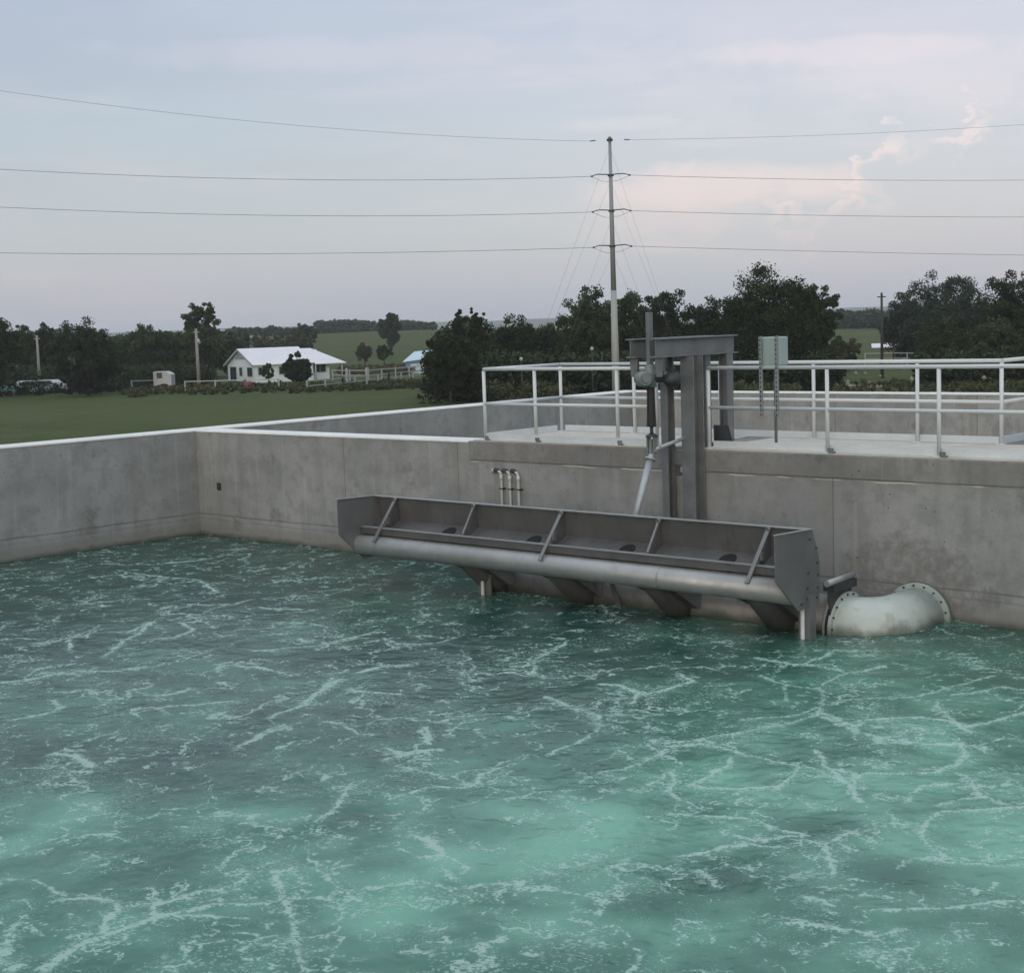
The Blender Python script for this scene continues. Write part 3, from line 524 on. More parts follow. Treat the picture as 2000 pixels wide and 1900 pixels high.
# ------------------------------------------------------------------ foliage
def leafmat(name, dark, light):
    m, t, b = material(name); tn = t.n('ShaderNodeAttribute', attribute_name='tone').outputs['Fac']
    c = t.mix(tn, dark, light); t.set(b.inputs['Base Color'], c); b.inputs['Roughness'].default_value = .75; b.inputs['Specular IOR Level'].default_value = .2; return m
LM = {'dark': leafmat('leaf_dark', (.011, .017, .008), (.036, .054, .019)), 'mid': leafmat('leaf_mid', (.019, .029, .012), (.055, .078, .028)),
      'olive': leafmat('leaf_olive', (.030, .036, .016), (.072, .080, .036)), 'blue': leafmat('leaf_bluish', (.018, .028, .020), (.044, .062, .040)), 'brown': leafmat('weeds_brown', (.05, .048, .03), (.12, .10, .06))}
def leafcloud(name, C_, Rc, tone, per, size, mat, parent=None, seed=0, flat=.85):
    r = np.random.default_rng(seed); n = len(C_); ctr = np.repeat(C_, per, 0); rad = np.repeat(Rc, per)[:, None]
    d = r.normal(size=(n*per, 3)); d /= np.linalg.norm(d, axis=1)[:, None]; rr_ = r.random((n*per, 1))**.5*(1+.22*r.random((n*per, 1))**4)
    p0 = ctr+d*rr_*rad*np.array([1, 1, flat])
    a = r.normal(size=(n*per, 3)); a /= np.linalg.norm(a, axis=1)[:, None]; b_ = np.cross(a, r.normal(size=(n*per, 3))); b_ /= np.linalg.norm(b_, axis=1)[:, None]
    s_ = size*(.5+.9*r.random((n*per, 1))); w_ = s_*(.45+.3*r.random((n*per, 1)))
    q = np.stack([p0-a*s_, p0-b_*w_, p0+a*s_, p0+b_*w_], 1).reshape(-1, 3)
    me = bpy.data.meshes.new(name); me.vertices.add(len(q)); me.vertices.foreach_set('co', q.astype(np.float32).ravel())
    me.loops.add(len(q)); me.loops.foreach_set('vertex_index', np.arange(len(q), dtype=np.int32)); me.polygons.add(len(q)//4)
    me.polygons.foreach_set('loop_start', np.arange(0, len(q), 4, dtype=np.int32)); me.update(calc_edges=True)
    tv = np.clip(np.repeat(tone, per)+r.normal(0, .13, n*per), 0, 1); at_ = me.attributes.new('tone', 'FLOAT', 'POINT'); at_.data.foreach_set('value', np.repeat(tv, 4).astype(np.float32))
    me.materials.append(mat); o = bpy.data.objects.new(name, me); COL.objects.link(o)
    if parent is not None: o.parent = parent
    return o
def tree(label, px, D, ytop, wpx, kind='mid', cb=.18, nc=60, per=80, leaf=.105, group='trees beyond the tank', name='broadleaf_tree', airy=1, spiky=0, stems=None, cat='tree', lean=0):
    g_ = gpt(px, D); ht = (CP.z-g_.z)+(HZ(px)-ytop)*D/F; W = wpx*1.08*D/F; e = empty(name, g_, label, cat, group); sd = random.randrange(10**6); r = np.random.default_rng(sd)
    # crown of overlapping clumps on an uneven ellipsoid
    zc = ht*(cb+(1-cb)*.48); hz_ = ht*(1-cb)*.5; C_ = []; Rc = []
    nc = int(nc*2.0); per = int(per*1.5); ph = r.uniform(0, 6.28, 6); hb = ht*cb
    for _ in range(nc):
        a = r.uniform(0, 2*pi); cz = r.uniform(-1, 1)**1; el_ = math.asin(cz); k = r.random()**.36
        lump = .84+.13*sin(3*a+ph[0])*cos(2*el_+ph[1])+.10*sin(5*a+ph[2]+3*el_)+.07*sin(9*a+ph[3])*sin(7*el_+ph[4])
        rad_ = W*.5*lump*k*cos(el_)*(1.0 if cz > 0 else 1-.25*cz*cz); q = np.array([cos(a)*rad_, sin(a)*rad_, zc+hz_*k*cz*(.90+.16*sin(4*a+ph[5]))])
        if q[2] < hb*.7: continue
        q[2] = min(q[2], ht*.985); C_.append(q); Rc.append(min(W, ht)*r.uniform(.05, .115)/airy)
    for k in range(int(spiky)):
        a = r.uniform(-.9, .9); x0_ = np.array([r.uniform(-.3, .3)*W, 0, ht*r.uniform(.7, .85)]); dv = np.array([sin(a)*rt.x, sin(a)*rt.y, cos(a)*.7+.15])
        for j in range(7): C_.append(x0_+dv*j*.04*ht+r.normal(0, .012, 3)*ht); Rc.append(.022*W*(1.2-j*.1))
    C_ = np.array(C_); Rc = np.array(Rc); C_[:, 0] += lean*C_[:, 2]*rt.x; C_[:, 1] += lean*C_[:, 2]*rt.y
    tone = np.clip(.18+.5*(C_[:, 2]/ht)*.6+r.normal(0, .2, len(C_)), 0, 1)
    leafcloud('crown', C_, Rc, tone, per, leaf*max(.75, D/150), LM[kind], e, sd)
    tk = MB(); rb = max(.09, W*.022)
    for s_ in range(stems or 1):
        o_ = V((r.uniform(-.15, .15)*W*(s_ > 0), r.uniform(-.15, .15)*W*(s_ > 0), -.15)); tk.tube([o_, o_+V((.03*W, .0, ht*.25)), V((r.uniform(-.05, .05)*W, 0, ht*.55)), V((0, 0, ht*.85))], [rb*1.3, rb, rb*.6, rb*.15], 8)
    for k in r.choice(len(C_), min(14, len(C_)), replace=False):
        c_ = V(C_[k]); z0 = ht*r.uniform(.2, .5); tk.tube([V((0, 0, z0)), V((c_.x*.45, c_.y*.45, z0+(c_.z-z0)*.6)), c_], [rb*.5, rb*.3, rb*.08], 6)
    o = tk.build('trunk', M['bark']); o.parent = e
    return e
T_ = tree
T_('tall dark tree cut by the left picture edge', -8, 150, 596, 120, 'dark', .12, 80, 90)
T_('ragged treetop right beside the tree at the left picture edge', 52, 185, 630, 60, 'mid', .1)
T_('slim dark tree behind the short pole at far left', 92, 190, 628, 60, 'dark', .1)
T_('big rounded dark tree, widest of those left of the house', 172, 150, 618, 150, 'dark', .04, 110, 95)
T_('bushy tree between the big rounded tree and the tall airy tree', 285, 195, 632, 110, 'mid', .05, 80, 90)
T_('low olive tree behind the small white camper', 335, 200, 645, 100, 'olive', .05, 70, 80)
T_('tall airy tree with gaps in its crown behind the pale utility pole', 399, 200, 585, 74, 'mid', .36, 60, 70, airy=1.15)
T_('wide dark tree at the foot of the tall airy tree', 400, 195, 636, 100, 'mid', .03, 80, 90)
T_('low green tree just behind the left gable of the house', 450, 205, 655, 80, 'olive', .05, 60, 80)
T_('dark shrub at the foot of the pale utility pole', 360, 170, 712, 60, 'dark', 0, 40, 70, name='shrub', cat='shrub')
T_('olive tree behind the left part of the house roof', 520, 300, 652, 80, 'olive', .03, 60, 70)
T_('olive tree behind the middle of the house roof', 575, 290, 650, 95, 'olive', .03, 60, 70)
T_('darker tree rising above the house roof on the skyline', 597, 360, 630, 55, 'blue', .03, 60, 70)
T_('lone round tree on the green hillside, tallest there', 764, 300, 608, 48, 'blue', .12, 60, 80)
T_('small pale tree on the hillside left of the dark one', 712, 230, 668, 34, 'olive', .2, 30, 60)
T_('small dark tree on the hillside above the farm shed', 750, 225, 672, 34, 'mid', .25, 34, 60)
T_('young pale tree in front of the house wall', 525, 160, 704, 26, 'mid', .2, 26, 60, leaf=.09)
T_('round dark yard tree in front of the house roof', 582, 158, 690, 66, 'dark', .12, 60, 80, leaf=.125)
T_('tree with bare spiky branches on top, right of the house', 915, 122, 610, 130, 'dark', .05, 100, 90, spiky=9, leaf=.125)
T_('dense dark tree on a thin trunk touching the left of the spiky tree', 880, 112, 640, 110, 'dark', .16, 100, 95, leaf=.125)
T_('dark tree with a small knob on top behind the railing corner', 1010, 135, 618, 110, 'dark', .03, 90, 90, spiky=1)
T_('lower dark tree in the dip left of the steel pole', 1078, 140, 628, 100, 'dark', .03, 70, 90)
T_('large leafy tree directly left of the steel pole', 1155, 125, 562, 135, 'mid', .04, 120, 95, leaf=.125)
T_('light-topped tree directly behind the steel pole', 1232, 130, 560, 110, 'mid', .04, 80, 90, leaf=.125)
T_('dark tree behind the screw cover of the actuator', 1300, 125, 556, 130, 'dark', .04, 100, 90, leaf=.125)
T_('dark tree above the end of the steel beam', 1388, 125, 572, 130, 'dark', .04, 90, 90, leaf=.125)
T_('tallest broad tree behind the control box', 1510, 115, 522, 215, 'dark', .05, 150, 110, leaf=.125)
T_('outlying branch crown at the right side of the tallest tree', 1598, 118, 545, 90, 'mid', .3, 60, 80, leaf=.125)
T_('low bright shrub below the gap between the tall trees', 1640, 150, 655, 90, 'olive', .0, 60, 80, name='shrub', cat='shrub')
T_('dark shrub behind the middle of the front railing', 1600, 118, 690, 100, 'mid', .0, 60, 80, name='shrub', cat='shrub')
T_('tree with a pointed side leaning beside the dark pole', 1765, 170, 572, 100, 'blue', .1, 70, 80)
T_('broad domed tree right of the dark pole', 1848, 160, 533, 190, 'blue', .05, 120, 100)
T_('nearest tall tree at the right picture edge', 1990, 130, 528, 170, 'dark', .05, 120, 100, leaf=.125)
T_('lower light green tree in front of the domed tree', 1850, 125, 622, 130, 'mid', .02, 90, 90, leaf=.125)
T_('low light green tree near the right picture edge', 1950, 120, 618, 120, 'mid', .02, 90, 90, leaf=.125)
# far woods, hedgerows and weeds read as masses
def mass(name, label, spans, kind, cat_kind='stuff', leaf=.3, per=50, cr=(.9, 1.6)):
    C_ = []; Rc = []; tn = []
    r = np.random.default_rng(random.randrange(10**6))
    for x0_, x1_, D, yt, n_ in spans:
        for i in range(n_):
            px = x0_+(x1_-x0_)*r.random(); dd_ = D*r.uniform(.95, 1.08); g_ = gpt(px, dd_); top = CP.z+(HZ(px)-yt-6*(vnoise(np.array(px/22.), np.array(float(D)), 4)*1.0))*dd_/F
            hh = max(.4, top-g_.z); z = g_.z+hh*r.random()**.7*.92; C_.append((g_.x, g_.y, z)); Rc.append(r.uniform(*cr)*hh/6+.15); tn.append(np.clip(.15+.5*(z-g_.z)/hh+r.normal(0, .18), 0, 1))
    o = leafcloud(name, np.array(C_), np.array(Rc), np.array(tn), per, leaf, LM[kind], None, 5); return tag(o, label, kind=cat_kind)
mass('woodland', 'far wooded skyline between the left trees and the spiky tree', [(440, 700, 480, 638, 260), (620, 850, 520, 626, 420), (-40, 120, 260, 645, 200), (220, 480, 260, 650, 260)], 'blue', leaf=.55, per=45, cr=(.8, 1.4))
mass('woodland', 'far wood seen in the gap between the tall right trees', [(1560, 1800, 430, 604, 420)], 'blue', leaf=.45, per=50)
mass('undergrowth', 'dark undergrowth closing the gaps under the trees behind the railings', [(860, 1440, 150, 645, 900), (1400, 1600, 140, 640, 400), (1760, 2040, 170, 640, 420), (840, 1460, 118, 690, 800), (1440, 1640, 116, 690, 300), (1790, 2040, 118, 690, 400)], 'dark', leaf=.18, per=80)
mass('undergrowth', 'low hedge along the far side of the pasture at left', [(-30, 415, 172, 715, 600), (-30, 250, 162, 742, 260)], 'dark', leaf=.14, per=70, cr=(1.5, 2.6))
mass('weeds', 'rank weeds in front of the white fence', [(240, 560, 150, 757, 220), (560, 900, 146, 754, 320), (660, 820, 205, 718, 200)], 'olive', leaf=.12, per=45, cr=(1.2, 2))
mass('weeds', 'dry brown weeds behind the fence right of the house', [(665, 810, 190, 716, 160), (300, 420, 156, 752, 60)], 'brown', leaf=.12, per=40, cr=(1.2, 2))
mass('weeds', 'weeds along the tank wall behind the railing', [(960, 1120, 112, 745, 150), (1420, 1560, 105, 748, 150), (1880, 2010, 105, 748, 120), (1620, 1900, 110, 762, 160)], 'olive', leaf=.1, per=40, cr=(1.2, 2))
# ------------------------------------------------------------------ steel pole and lines
DP = 108.0; pb = gpt(1204, DP); top = at(1196, 277, DP); top = V((pb.x, pb.y, top.z))
po = empty('transmission_pole', pb, 'tall tapering steel transmission pole with four levels of line arms', 'pole')
def zpx(py, px=1198): return at(px, py, DP).z
zj = zpx(568)
MB().tube([pb-V((0, 0, .3)), V((pb.x, pb.y, zj))], [.31, .21], 20).build('lower_section', M['polelow'], po)
MB().tube([V((pb.x, pb.y, zj)), top], [.195, .105], 20).tube([top, top+V((0, 0, .12))], [.15, .1], 14).build('upper_section', M['polehi'], po)
side = V((rt.x, rt.y, 0)).normalized()
arms = []
for k, py in enumerate((280, 347, 415, 483)):
    z = zpx(py); c_ = V((pb.x, pb.y, z)); s = 1.40; ends = []
    for sg in (-1, 1):
        tip = c_+side*sg*s+V((0, 0, -.03)); ends.append(tip)
        if k: MB().tube([c_+side*sg*.18+V((0, 0, .06)), c_+side*sg*.9+V((0, 0, .10)), tip], [.04, .038, .025], 8).tube([tip-side*sg*.15, tip], .06, 8).build('line_arm', M['iron'], po)
        else: MB().tube([c_+side*sg*1.0, tip], .035, 8).build('line_arm', M['iron'], po)
    if k: MB().tube([ends[0], c_+side*-.6+V((0, -.1, -.38)), c_+V((-.2, -.25, -.45)), c_+side*.6+V((0, -.1, -.38)), ends[1]], .012, 6).build('jumper', M['wire'], po)
    MB().ring(c_, (0, 0, 1), .22, .1, .14, 14).build('band', M['iron'], po)
    arms.append(ends)
def wirecurve(a, b_, sag, n=28):
    a, b_ = V(a), V(b_); return [a.lerp(b_, i/n)-V((0, 0, 4*sag*(i/n)*(1-i/n))) for i in range(n+1)]
wn = ('top static wire', 'upper conductor', 'middle conductor', 'lowest conductor')
for k, (lp, rp, ls, rs) in enumerate((((-150, 155, 92), (2200, 228, 122), .75, .35), ((-150, 322, 95), (2200, 349, 122), .55, .25), ((-150, 397, 95), (2200, 423, 122), .50, .2), ((-150, 492, 95), (2200, 501, 122), .28, .1))):
    for sg, pp, sag in ((0, lp, ls), (1, rp, rs)):
        o = MB().tube(wirecurve(arms[k][sg], at(*pp), sag), .015 if k else .010, 6).build('power_line', M['wire']); tag(o, f'{wn[k]} leaving the steel pole to the {"left" if sg == 0 else "right"}', 'power line', 'power lines strung from the steel pole')
for i, (py, px2) in enumerate(((293, 1010), (357, 1016), (430, 1066), (495, 1061), (293, 1355), (359, 1360), (431, 1323), (495, 1315))):
    a = V((pb.x, pb.y, zpx(py))); o = MB().tube([a, gpt(px2, DP-2)], .006, 6).build('guy_wire', M['wire'])
    tag(o, f'thin guy wire slanting {"left" if i < 4 else "right"} from the {("topmost", "second", "third", "lowest")[i % 4]} level of the steel pole', 'guy wire', 'guy wires of the steel pole')
def upole(label, px, D, ytop, mat, r=.13, arm=None):
    g_ = gpt(px, D); zt = at(px, ytop, D).z; e = empty('utility_pole', g_, label, 'pole')
    MB().tube([g_-V((0, 0, .2)), V((g_.x, g_.y, zt))], [r*1.25, r*.8], 10).build('shaft', mat, e)
    if arm: MB().tube([V((g_.x, g_.y, zt-1.1))+side*.1, V((g_.x, g_.y, zt-1.6))+side*.32], .16, 8).build('transformer', M['galv_l'], e)
    MB().bar(V((g_.x, g_.y, zt-.35))-side*.35, V((g_.x, g_.y, zt-.35))+side*.35, .1, .1).build('crossarm', mat, e)
upole('pale wooden utility pole left of the white house', 389, 160, 642, M['wood'], .17, 1)
upole('short grey wooden pole among the trees at far left', 79, 165, 655, M['wood'], .15)
upole('dark utility pole in the gap left of the domed tree', 1723, 130, 572, M['wood_d'], .12)
# ------------------------------------------------------------------ white house
HD = 170; hc = gpt(499, HD)             # near corner
ang = atan2(rt.y, rt.x); vlen = 11.6; gw = 8.6
ax = V((cos(ang+radians(31)), sin(ang+radians(31)), 0)); ay = V((-ax.y, ax.x, 0))    # ax along the long side (right, away), ay towards the left/back
hc = V((hc.x, hc.y, hc.z)); EH = 2.05; PH = EH+1.65; OV = .35
def hp(u, v, z): return hc+ax*u+ay*v+V((0, 0, z))
hs = empty('farmhouse', hp(5, 4, 0), 'long white farmhouse with a white metal roof across the pasture', 'house')
L_, L2_ = 7.1, 10.9
MB().prism([hp(0, 0, -.3), hp(0, gw, -.3), hp(0, gw, EH), hp(0, gw/2, PH), hp(0, 0, EH)], ax*L_).build('wall', M['hwall'], hs)
MB().prism([hp(L_, .6, -.3), hp(L_, gw-.4, -.3), hp(L_, gw-.4, EH), hp(L_, gw/2, PH-.25), hp(L_, .6, EH)], ax*2.3).build('wall', M['hwall'], hs)
rf = MB()
for s0, s1 in ((0, 1), (gw, -1)):
    rf.prism([hp(-OV, s0-OV*s1, EH-.10), hp(L_+.1, s0-OV*s1, EH-.10), hp(L_+.1, gw/2, PH+.08), hp(-OV, gw/2, PH+.08)], (0, 0, .10))
rf.build('roof', M['hroof'], hs)
rf = MB()
rf.prism([hp(L_+.1, -.5, EH-.25), hp(L2_+.2, -.5, EH-.25), hp(L2_-2.2, gw/2, PH-.15), hp(L_+.1, gw/2, PH-.15)], (0, 0, .09))
rf.prism([hp(L2_+.2, -.5, EH-.25), hp(L2_+.2, gw, EH-.25), hp(L2_-2.2, gw/2, PH-.15)], (0, 0, .09)); rf.build('roof', M['hroof'], hs)
for v0, v1 in ((0, gw/2), (gw, gw/2)): MB().bar(hp(-OV-.03, v0-(OV if v0 == 0 else -OV), EH-.13), hp(-OV-.03, v1, PH+.05), .06, .2).build('bargeboard', M['blue'] if 0 else M['galv_l'], hs)
MB().prism([hp(-.04, gw*.30, EH+.62), hp(-.04, gw*.70, EH+.62), hp(-.04, gw/2, PH-.12)], -ax*.03).build('gable_louvre', M['galv_l'], hs)
def win(u, v, w, z0, z1, side_):
    f = MB(); g_ = MB(); e1 = ax if side_ else ay; n_ = -ay if side_ else -ax; c0_ = hp(u, v, 0)+n_*.02
    f.prism([c0_+e1*(-w/2-.07)+V((0, 0, z0-.07)), c0_+e1*(w/2+.07)+V((0, 0, z0-.07)), c0_+e1*(w/2+.07)+V((0, 0, z1+.07)), c0_+e1*(-w/2-.07)+V((0, 0, z1+.07))], n_*.04)
    o = f.build('window', M['trim'], hs); c0_ = c0_+n_*.045
    for k in (0, 1): g_.prism([c0_+e1*(-w/2+k*w/2+.03)+V((0, 0, z0)), c0_+e1*(k*w/2-.03)+V((0, 0, z0)), c0_+e1*(k*w/2-.03)+V((0, 0, z1)), c0_+e1*(-w/2+k*w/2+.03)+V((0, 0, z1))], n_*.01)
    child(g_.build('pane', M['glass']), o)
win(0, gw*.17, 1.5, .75, 1.7, 0); win(0, gw*.50, .8, .8, 1.7, 0); win(0, gw*.78, 1.9, .2, 1.75, 0)
for u, w in ((.9, 1.0), (3.4, 1.0), (6.2, .8)): win(u, 0, w, .9, 1.7, 1)
win(8.2, .6, 1.4, .9, 1.75, 1)
for u in (7.3, 10.6): MB().tube([hp(u, -.3, -.2), hp(u, -.3, EH-.2)], .07, 8).build('porch_post', M['trim'], hs)
MB().prism([hp(-.05, -.05, -.3), hp(-.05, gw, -.3), hp(-.05, gw, .12), hp(-.05, -.05, .12)], -ax*.02).build('foundation', M['iron'], hs)
sc_ = gpt(818, 185); sh = empty('farm_shed', sc_, 'small blue farm shed with a pale lean-to roof beside the dense dark tree', 'shed'); s1, s2 = side, V((-side.y, side.x, 0))
MB().prism([sc_-s1*1.6, sc_+s1*2.2, sc_+s1*2.2+V((0, 0, 1.9)), sc_-s1*1.6+V((0, 0, 1.5))], s2*3).build('wall', M['blue'], sh)
MB().prism([sc_-s1*1.9-s2*.3+V((0, 0, 1.45)), sc_+s1*2.4-s2*.3+V((0, 0, 1.9)), sc_+s1*2.4+s2*2.4+V((0, 0, 2.8)), sc_-s1*.6+s2*2.4+V((0, 0, 2.6))], (0, 0, .08)).build('roof', M['blue_l'], sh)
MB().prism([sc_-s1*1.0-s2*.02, sc_+s1*.8-s2*.02, sc_+s1*.8-s2*.02+V((0, 0, 1.3)), sc_-s1*1.0-s2*.02+V((0, 0, 1.2))], -s2*.03).build('door', M['blue_l'], sh)
# fences
def fence(label, pts, hgt=1.15, nrail=2, every=2.6, mat=None):
    P = [gpt(*q) for q in pts]; e = empty('rail_fence', P[0], label, 'fence', 'white rail fences round the farmyard'); mat = mat or M['trim']
    for a, c_ in zip(P[:-1], P[1:]):
        for k in range(nrail):
            z = hgt*(1-.45*k)-.03; MB().bar(a+V((0, 0, z)), c_+V((0, 0, z)), .05, .10).build('rail', mat, e)
        n_ = max(1, int((c_-a).length/every))
        for i in range(n_+1):
            q = a.lerp(c_, i/n_); MB().box(q.x-.06, q.x+.06, q.y-.06, q.y+.06, q.z-.1, q.z+hgt+.05).build('post', mat, e)
fence('white rail fence in front of the left gable of the house', [(362, 153), (480, 153), (545, 152)], 1.0, 1)
fence('low white fence end standing in the weeds left of the pale pole', [(258, 160), (335, 160)], 1.0, 1)
fence('white rail fence climbing from the weeds to the farm shed', [(600, 142), (670, 148), (760, 158), (830, 166)], 1.05, 2)
fence('second white fence behind, from the house porch to the shed', [(650, 170), (718, 166), (825, 176)], 1.2, 2)
fence('pale pipe fence beyond the railing near the dark pole', [(1690, 165), (1745, 165), (1800, 160)], 1.3, 2)
fence('pale fence behind the railing at the right picture edge', [(1955, 150), (2010, 150)], 1.6, 2)
for px, w in ((718, .15), (678, .11)):
    g_ = gpt(px, 164); tag(MB().cbox((g_.x, g_.y, g_.z+.75), (w, w, .8)).build('gate_post', M['trim'], None, .03), 'stout white gate post, the thicker one in the fence gap' if w > .13 else 'slimmer white gate post nearer the house porch', 'gate post', 'white gate posts')
# vehicles and farm objects, small in the picture
def car(label, px, D, ln, body_h, mat, ang_=0, camper=False):
    g_ = gpt(px, D); e = empty('camper' if camper else 'parked_car', g_, label, 'camper' if camper else 'car'); a = atan2(side.y, side.x)+ang_; f_ = V((cos(a), sin(a), 0)); n_ = V((-f_.y, f_.x, 0)); h_ = .9
    if camper: prof_ = [(-ln/2, .4), (ln/2, .4), (ln/2, 1.6), (ln/2-.5, body_h), (-ln/2, body_h)]
    else: prof_ = [(-ln/2, .3), (ln/2, .3), (ln/2, .75), (ln*.28, .9), (ln*.12, body_h), (-ln*.25, body_h), (-ln*.42, .95), (-ln/2, .85)]
    MB().prism([g_+f_*u-n_*h_+V((0, 0, z)) for u, z in prof_], n_*2*h_).build('body', mat, e, .05)
    gl = MB()
    for s0 in (-1, 1):
        o_ = n_*s0*(h_+.003)
        if camper: q = [(-ln*.3, 1.2), (0, 1.2), (0, 1.8), (-ln*.3, 1.8)]
        else: q = [(-ln*.36, .98), (ln*.22, .95), (ln*.10, body_h-.08), (-ln*.22, body_h-.08)]
        gl.prism([g_+f_*u+o_+V((0, 0, z)) for u, z in q], n_*s0*.01)
    gl.build('window', M['glass'], e)
    for u in ((-ln*.32, ln*.32) if not camper else (0, ln*.15)):
        for s0 in (-1, 1): MB().tube([g_+f_*u+n_*s0*(h_-.12)+V((0, 0, .32)), g_+f_*u+n_*s0*(h_+.02)+V((0, 0, .32))], .32, 16).build('wheel', M['tyre'], e)
car('white camper half hidden behind the hedge left of the house', 322, 159, 1.9, 1.9, M['carw'], 0, True)
g_ = None
car('white car left of the short grey pole at far left', 58, 158, 3.6, 1.45, M['carw'], .5)
car('white car right of the short grey pole at far left', 100, 160, 4.0, 1.4, M['carw'], -.2)
car('teal car cut by the left picture edge', -3, 156, 3.6, 1.45, M['teal'], .3)
g_ = gpt(484, 150); tag(MB().tube([g_, g_+V((0, 0, .9))], .38, 14).ring(g_+V((0, 0, .3)), (0, 0, 1), .4, .3, .03).ring(g_+V((0, 0, .6)), (0, 0, 1), .4, .3, .03).build('oil_drum', M['red']), 'red drum by the white fence in front of the house', 'drum')
g_ = gpt(1750, 200); rfp = MB().prism([g_-side*3.2+V((0, 0, .9)), g_+side*3.4+V((0, 0, .9)), g_+side*3.0+V((0, 0, 1.35))+V((-side.y, side.x, 0))*2, g_-side*2.8+V((0, 0, 1.35))+V((-side.y, side.x, 0))*2], (0, 0, .12))
e = empty('livestock_shelter', g_, 'low white-roofed shelter in the field beyond the dark pole', 'shelter'); rfp.build('roof', M['hroof'], e); MB().box(g_.x-2.4, g_.x+2.2, g_.y+.3, g_.y+1.6, g_.z-.1, g_.z+.88).build('wall', M['wood'], e)
def rubble(label, px, D, w, h, mat='rock', n=26):
    g_ = gpt(px, D); m = MB()
    for i in range(n):
        c_ = g_+side*random.gauss(0, w/3)+V((-side.y, side.x, 0))*random.gauss(0, .5)+V((0, 0, abs(random.gauss(0, h*.4)))); r_ = random.uniform(.12, .34)
        vs = []
        for d_ in ((1,0,0),(-1,0,0),(0,1,0),(0,-1,0),(0,0,1),(0,0,-1)): vs.append(c_+V(d_)*r_*random.uniform(.6, 1.2))
        m.add(vs, [(0,2,4),(2,1,4),(1,3,4),(3,0,4),(2,0,5),(1,2,5),(3,1,5),(0,3,5)])
    tag(m.build('rubble', M[mat]), label, kind='stuff')
rubble('pale rubble heap seen under the beam end behind the railing', 1455, 112, 3.2, .9); rubble('pale rubble heap left of the dark pole', 1668, 112, 4, 1.0, n=36); rubble('pale rubble heap at the right picture edge', 1955, 112, 3.4, .8); rubble('small rubble heap behind the railing corner', 925, 118, 1.8, .4, n=14)
def lamp(label, px, D, ytop):
    g_ = gpt(px, D); zt = at(px, ytop, D).z; e = empty('yard_lamp', g_, label, 'lamp', 'small white yard lamps'); MB().tube([g_, V((g_.x, g_.y, zt))], .05, 8).build('post', M['wood_d'], e)
    MB().tube([(g_.x, g_.y, zt-.06), (g_.x, g_.y, zt), (g_.x, g_.y, zt+.14), (g_.x, g_.y, zt+.2)], [.05, .12, .12, .04], 10).build('lamp_head', M['trim'], e)
lamp('small white lamp on a post above the railing corner', 1021, 105, 703); lamp('small white lamp on a taller post left of the steel pole', 1159, 105, 683)
g_ = gpt(1768, 165); tag(MB().cbox((g_.x, g_.y, g_.z+.35), (.5, .3, .32)).bar(g_+V((-.5, 0, .7)), g_+V((.5, 0, .7)), .6, .06).build('feed_trough', M['teal'], None, .05), 'teal feed trough behind the pipe fence', 'trough')
# ------------------------------------------------------------------ haze
HZMAT = bpy.data.materials.new('air'); HZMAT.use_nodes = True; t = NT(HZMAT.node_tree)
pv = t.n('ShaderNodeVolumePrincipled'); pv.inputs['Color'].default_value = (.90, .95, 1.0, 1); pv.inputs['Density'].default_value = .00022; pv.inputs['Anisotropy'].default_value = 0
t.n('ShaderNodeOutputMaterial', {'Volume': pv.outputs[0]})
tag(MB().box(-3600, 3600, -3600, 3600, -6, 21).build('haze', HZMAT), 'thin evening haze', kind='stuff')
# ------------------------------------------------------------------ sky and light
SE, SR = radians(14), radians(150)
w = bpy.data.worlds.new('World'); SC.world = w; w.use_nodes = True; t = NT(w.node_tree)
sky = t.n('ShaderNodeTexSky', sky_type='NISHITA', sun_disc=False, sun_elevation=SE, sun_rotation=SR, air_density=1.2, dust_density=2.5)
dirv = t.n('ShaderNodeTexCoord').outputs['Generated']; X, Y, Z = t.xyz(dirv)
AZ = t.m('ARCTAN2', X, Y); EL = t.m('ARCSINE', Z)
AZ0 = azel(1000, 600)[0]
U = t.m('SUBTRACT', AZ, AZ0)                       # about -.33 .. .33 across the part of the sky the lens takes in
uv = t.n('ShaderNodeCombineXYZ', {0: U, 1: EL, 2: 0.0}).outputs[0]
n_big = t.noise(t.sc(uv, (1.6, 6, 1)), 1.6, 5, .55, .4); n_str = t.noise(t.n('ShaderNodeMapping', {'Vector': uv, 'Rotation': (0, 0, .16), 'Scale': (3.2, 26, 1)}).outputs[0], 1.0, 6, .6, .3)
col = t.mix(t.ss(U, -.40, .40), (.338, .365, .470), (.500, .485, .585))
col = t.mix(t.ss(EL, -.01, .13, .7, 0), col, (.450, .505, .600))
col = t.mix(t.ss(n_big, .35, .68, 0, .55), col, (.455, .470, .575))
pk = t.m('MULTIPLY', t.ss(n_str, .50, .72), t.m('MULTIPLY', t.ss(U, -.35, .30, .25, .75), t.ss(U, .5, .9, 1, 0)))
col = t.mix(t.ss(t.m('ABSOLUTE', U), .55, 1.1), col, (.42, .465, .53))
col = t.mix(pk, col, (.640, .545, .620))
nz = t.noise(t.n('ShaderNodeVectorMath', {0: t.sc(uv, (1, 1.7, 1)), 1: t.sc(t.n('ShaderNodeTexNoise', {'Vector': uv, 'Scale': 9.0, 'Detail': 3.0}).outputs['Color'], (.06, .03, 0))}, operation='ADD').outputs[0], 17, 8, .62)
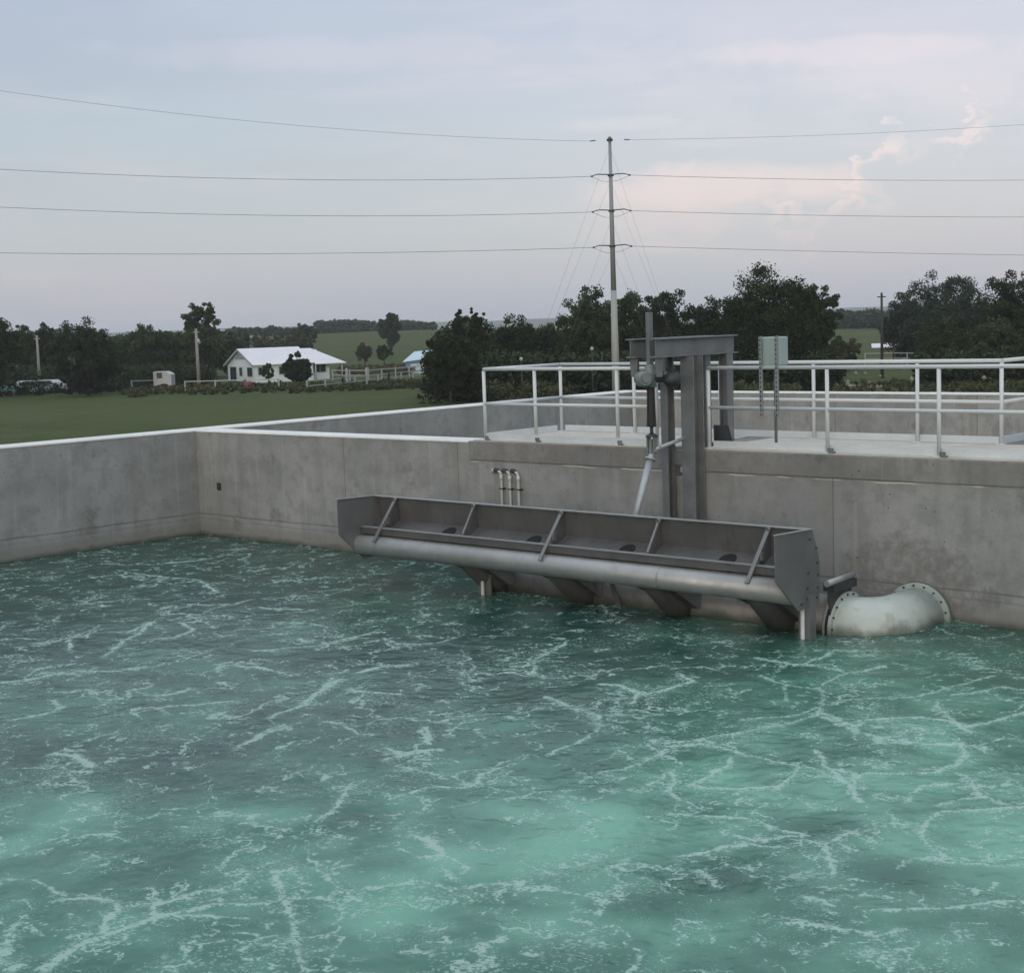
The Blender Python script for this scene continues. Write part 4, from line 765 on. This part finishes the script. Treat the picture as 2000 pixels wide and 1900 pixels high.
def patch(px, py, sx, sy, colr, amt, nn, lo=.45, hi=.6, tilt=0):
    global col
    a, e = azel(px, py); du = t.m('DIVIDE', t.m('SUBTRACT', U, a-AZ0), sx/F); de = t.m('SUBTRACT', EL, t.m('MULTIPLY_ADD', t.m('SUBTRACT', U, a-AZ0), tilt, e)); de = t.m('DIVIDE', de, sy/F)
    d = t.m('ADD', t.m('MULTIPLY', du, du), t.m('MULTIPLY', de, de)); g_ = t.ss(t.m('ADD', d, t.m('MULTIPLY', t.m('SUBTRACT', nn, .5), 6.0)), .0, 2.2, 1, 0)
    col = t.mix(t.m('MULTIPLY', g_, amt), col, colr)
for a_ in ((1780, 60, 560, 130, (.575, .51, .60), .55), (1420, 362, 230, 34, (.80, .60, .64), .55), (1300, 400, 160, 50, (.70, .56, .62), .4), (1640, 100, 260, 22, (.76, .60, .66), .45), (1860, 130, 220, 60, (.70, .59, .65), .4), (700, 105, 380, 26, (.60, .52, .60), .35), (1200, 242, 90, 14, (.68, .6, .66), .35),
           (200, 250, 420, 60, (.36, .44, .54), .3), (560, 420, 500, 80, (.38, .44, .54), .35)):
    patch(*a_, nz)
# tall soft cloud bank at the right with a pink rim
(a1, e1), (a2, e2) = azel(1560, 400), azel(1900, 175); L__ = hypot(a2-a1, e2-e1); nxx, nyy = (e2-e1)/L__, -(a2-a1)/L__
sd_ = t.m('ADD', t.m('MULTIPLY', t.m('SUBTRACT', U, a1-AZ0), nxx), t.m('MULTIPLY', t.m('SUBTRACT', EL, e1), nyy))
al_ = t.m('ADD', t.m('MULTIPLY', t.m('SUBTRACT', U, a1-AZ0), (a2-a1)/L__/L__), t.m('MULTIPLY', t.m('SUBTRACT', EL, e1), (e2-e1)/L__/L__))
nz2 = t.noise(uv, 40, 7, .6); ext = t.m('MULTIPLY', t.ss(al_, -.25, .0), t.ss(al_, .95, 1.2, 1, 0))
sd_ = t.m('ADD', sd_, t.m('ADD', t.m('MULTIPLY', t.m('SUBTRACT', nz, .5), .16), t.m('MULTIPLY', t.m('SUBTRACT', nz2, .5), .05)))
ins = t.m('MULTIPLY', t.m('MULTIPLY', t.ss(sd_, -.002, .006), t.ss(sd_, .03, .10, 1, .35)), ext)
col = t.mix(t.m('MULTIPLY', ins, .75), col, (.485, .475, .575))
rim = t.m('MULTIPLY', t.m('MULTIPLY', t.ss(sd_, -.002, .004), t.ss(sd_, .004, .020, 1, 0)), ext)
col = t.mix(t.m('MULTIPLY', rim, t.ss(nz2, .38, .6, .2, .8)), col, (.76, .60, .64))
# overcast dome brightens towards the zenith (well above the lens's view)
zen = t.ss(EL, .25, 1.2); col = t.mix(zen, col, (1.18, 1.29, 1.38)); 
below = t.ss(EL, -.03, -.01, 1, 0); col = t.mix(below, col, (.10, .12, .10))
bg1 = t.n('ShaderNodeBackground', {'Color': col, 'Strength': .90}); bg2 = t.n('ShaderNodeBackground', {'Color': sky.outputs[0], 'Strength': .05})
t.n('ShaderNodeOutputWorld', {0: t.n('ShaderNodeAddShader', {0: bg1.outputs[0], 1: bg2.outputs[0]}).outputs[0]})
su = bpy.data.lights.new('sun', 'SUN'); su.energy = .5; su.angle = radians(20); su.color = (1, .96, .92); so = bpy.data.objects.new('sun', su); COL.objects.link(so)
sd = V((sin(SR)*cos(SE), cos(SR)*cos(SE), sin(SE))); so.rotation_euler = sd.to_track_quat('Z', 'Y').to_euler()
vs = SC.view_settings; vs.view_transform = 'Standard'; vs.look = 'None'; vs.gamma = 1; vs.exposure = 0; SC.display_settings.display_device = 'sRGB'
cy = SC.cycles; cy.use_denoising = True; cy.use_adaptive_sampling = True; cy.adaptive_threshold = .03; cy.max_bounces = 6; cy.diffuse_bounces = 3; cy.glossy_bounces = 3; cy.volume_bounces = 0; cy.transparent_max_bounces = 6
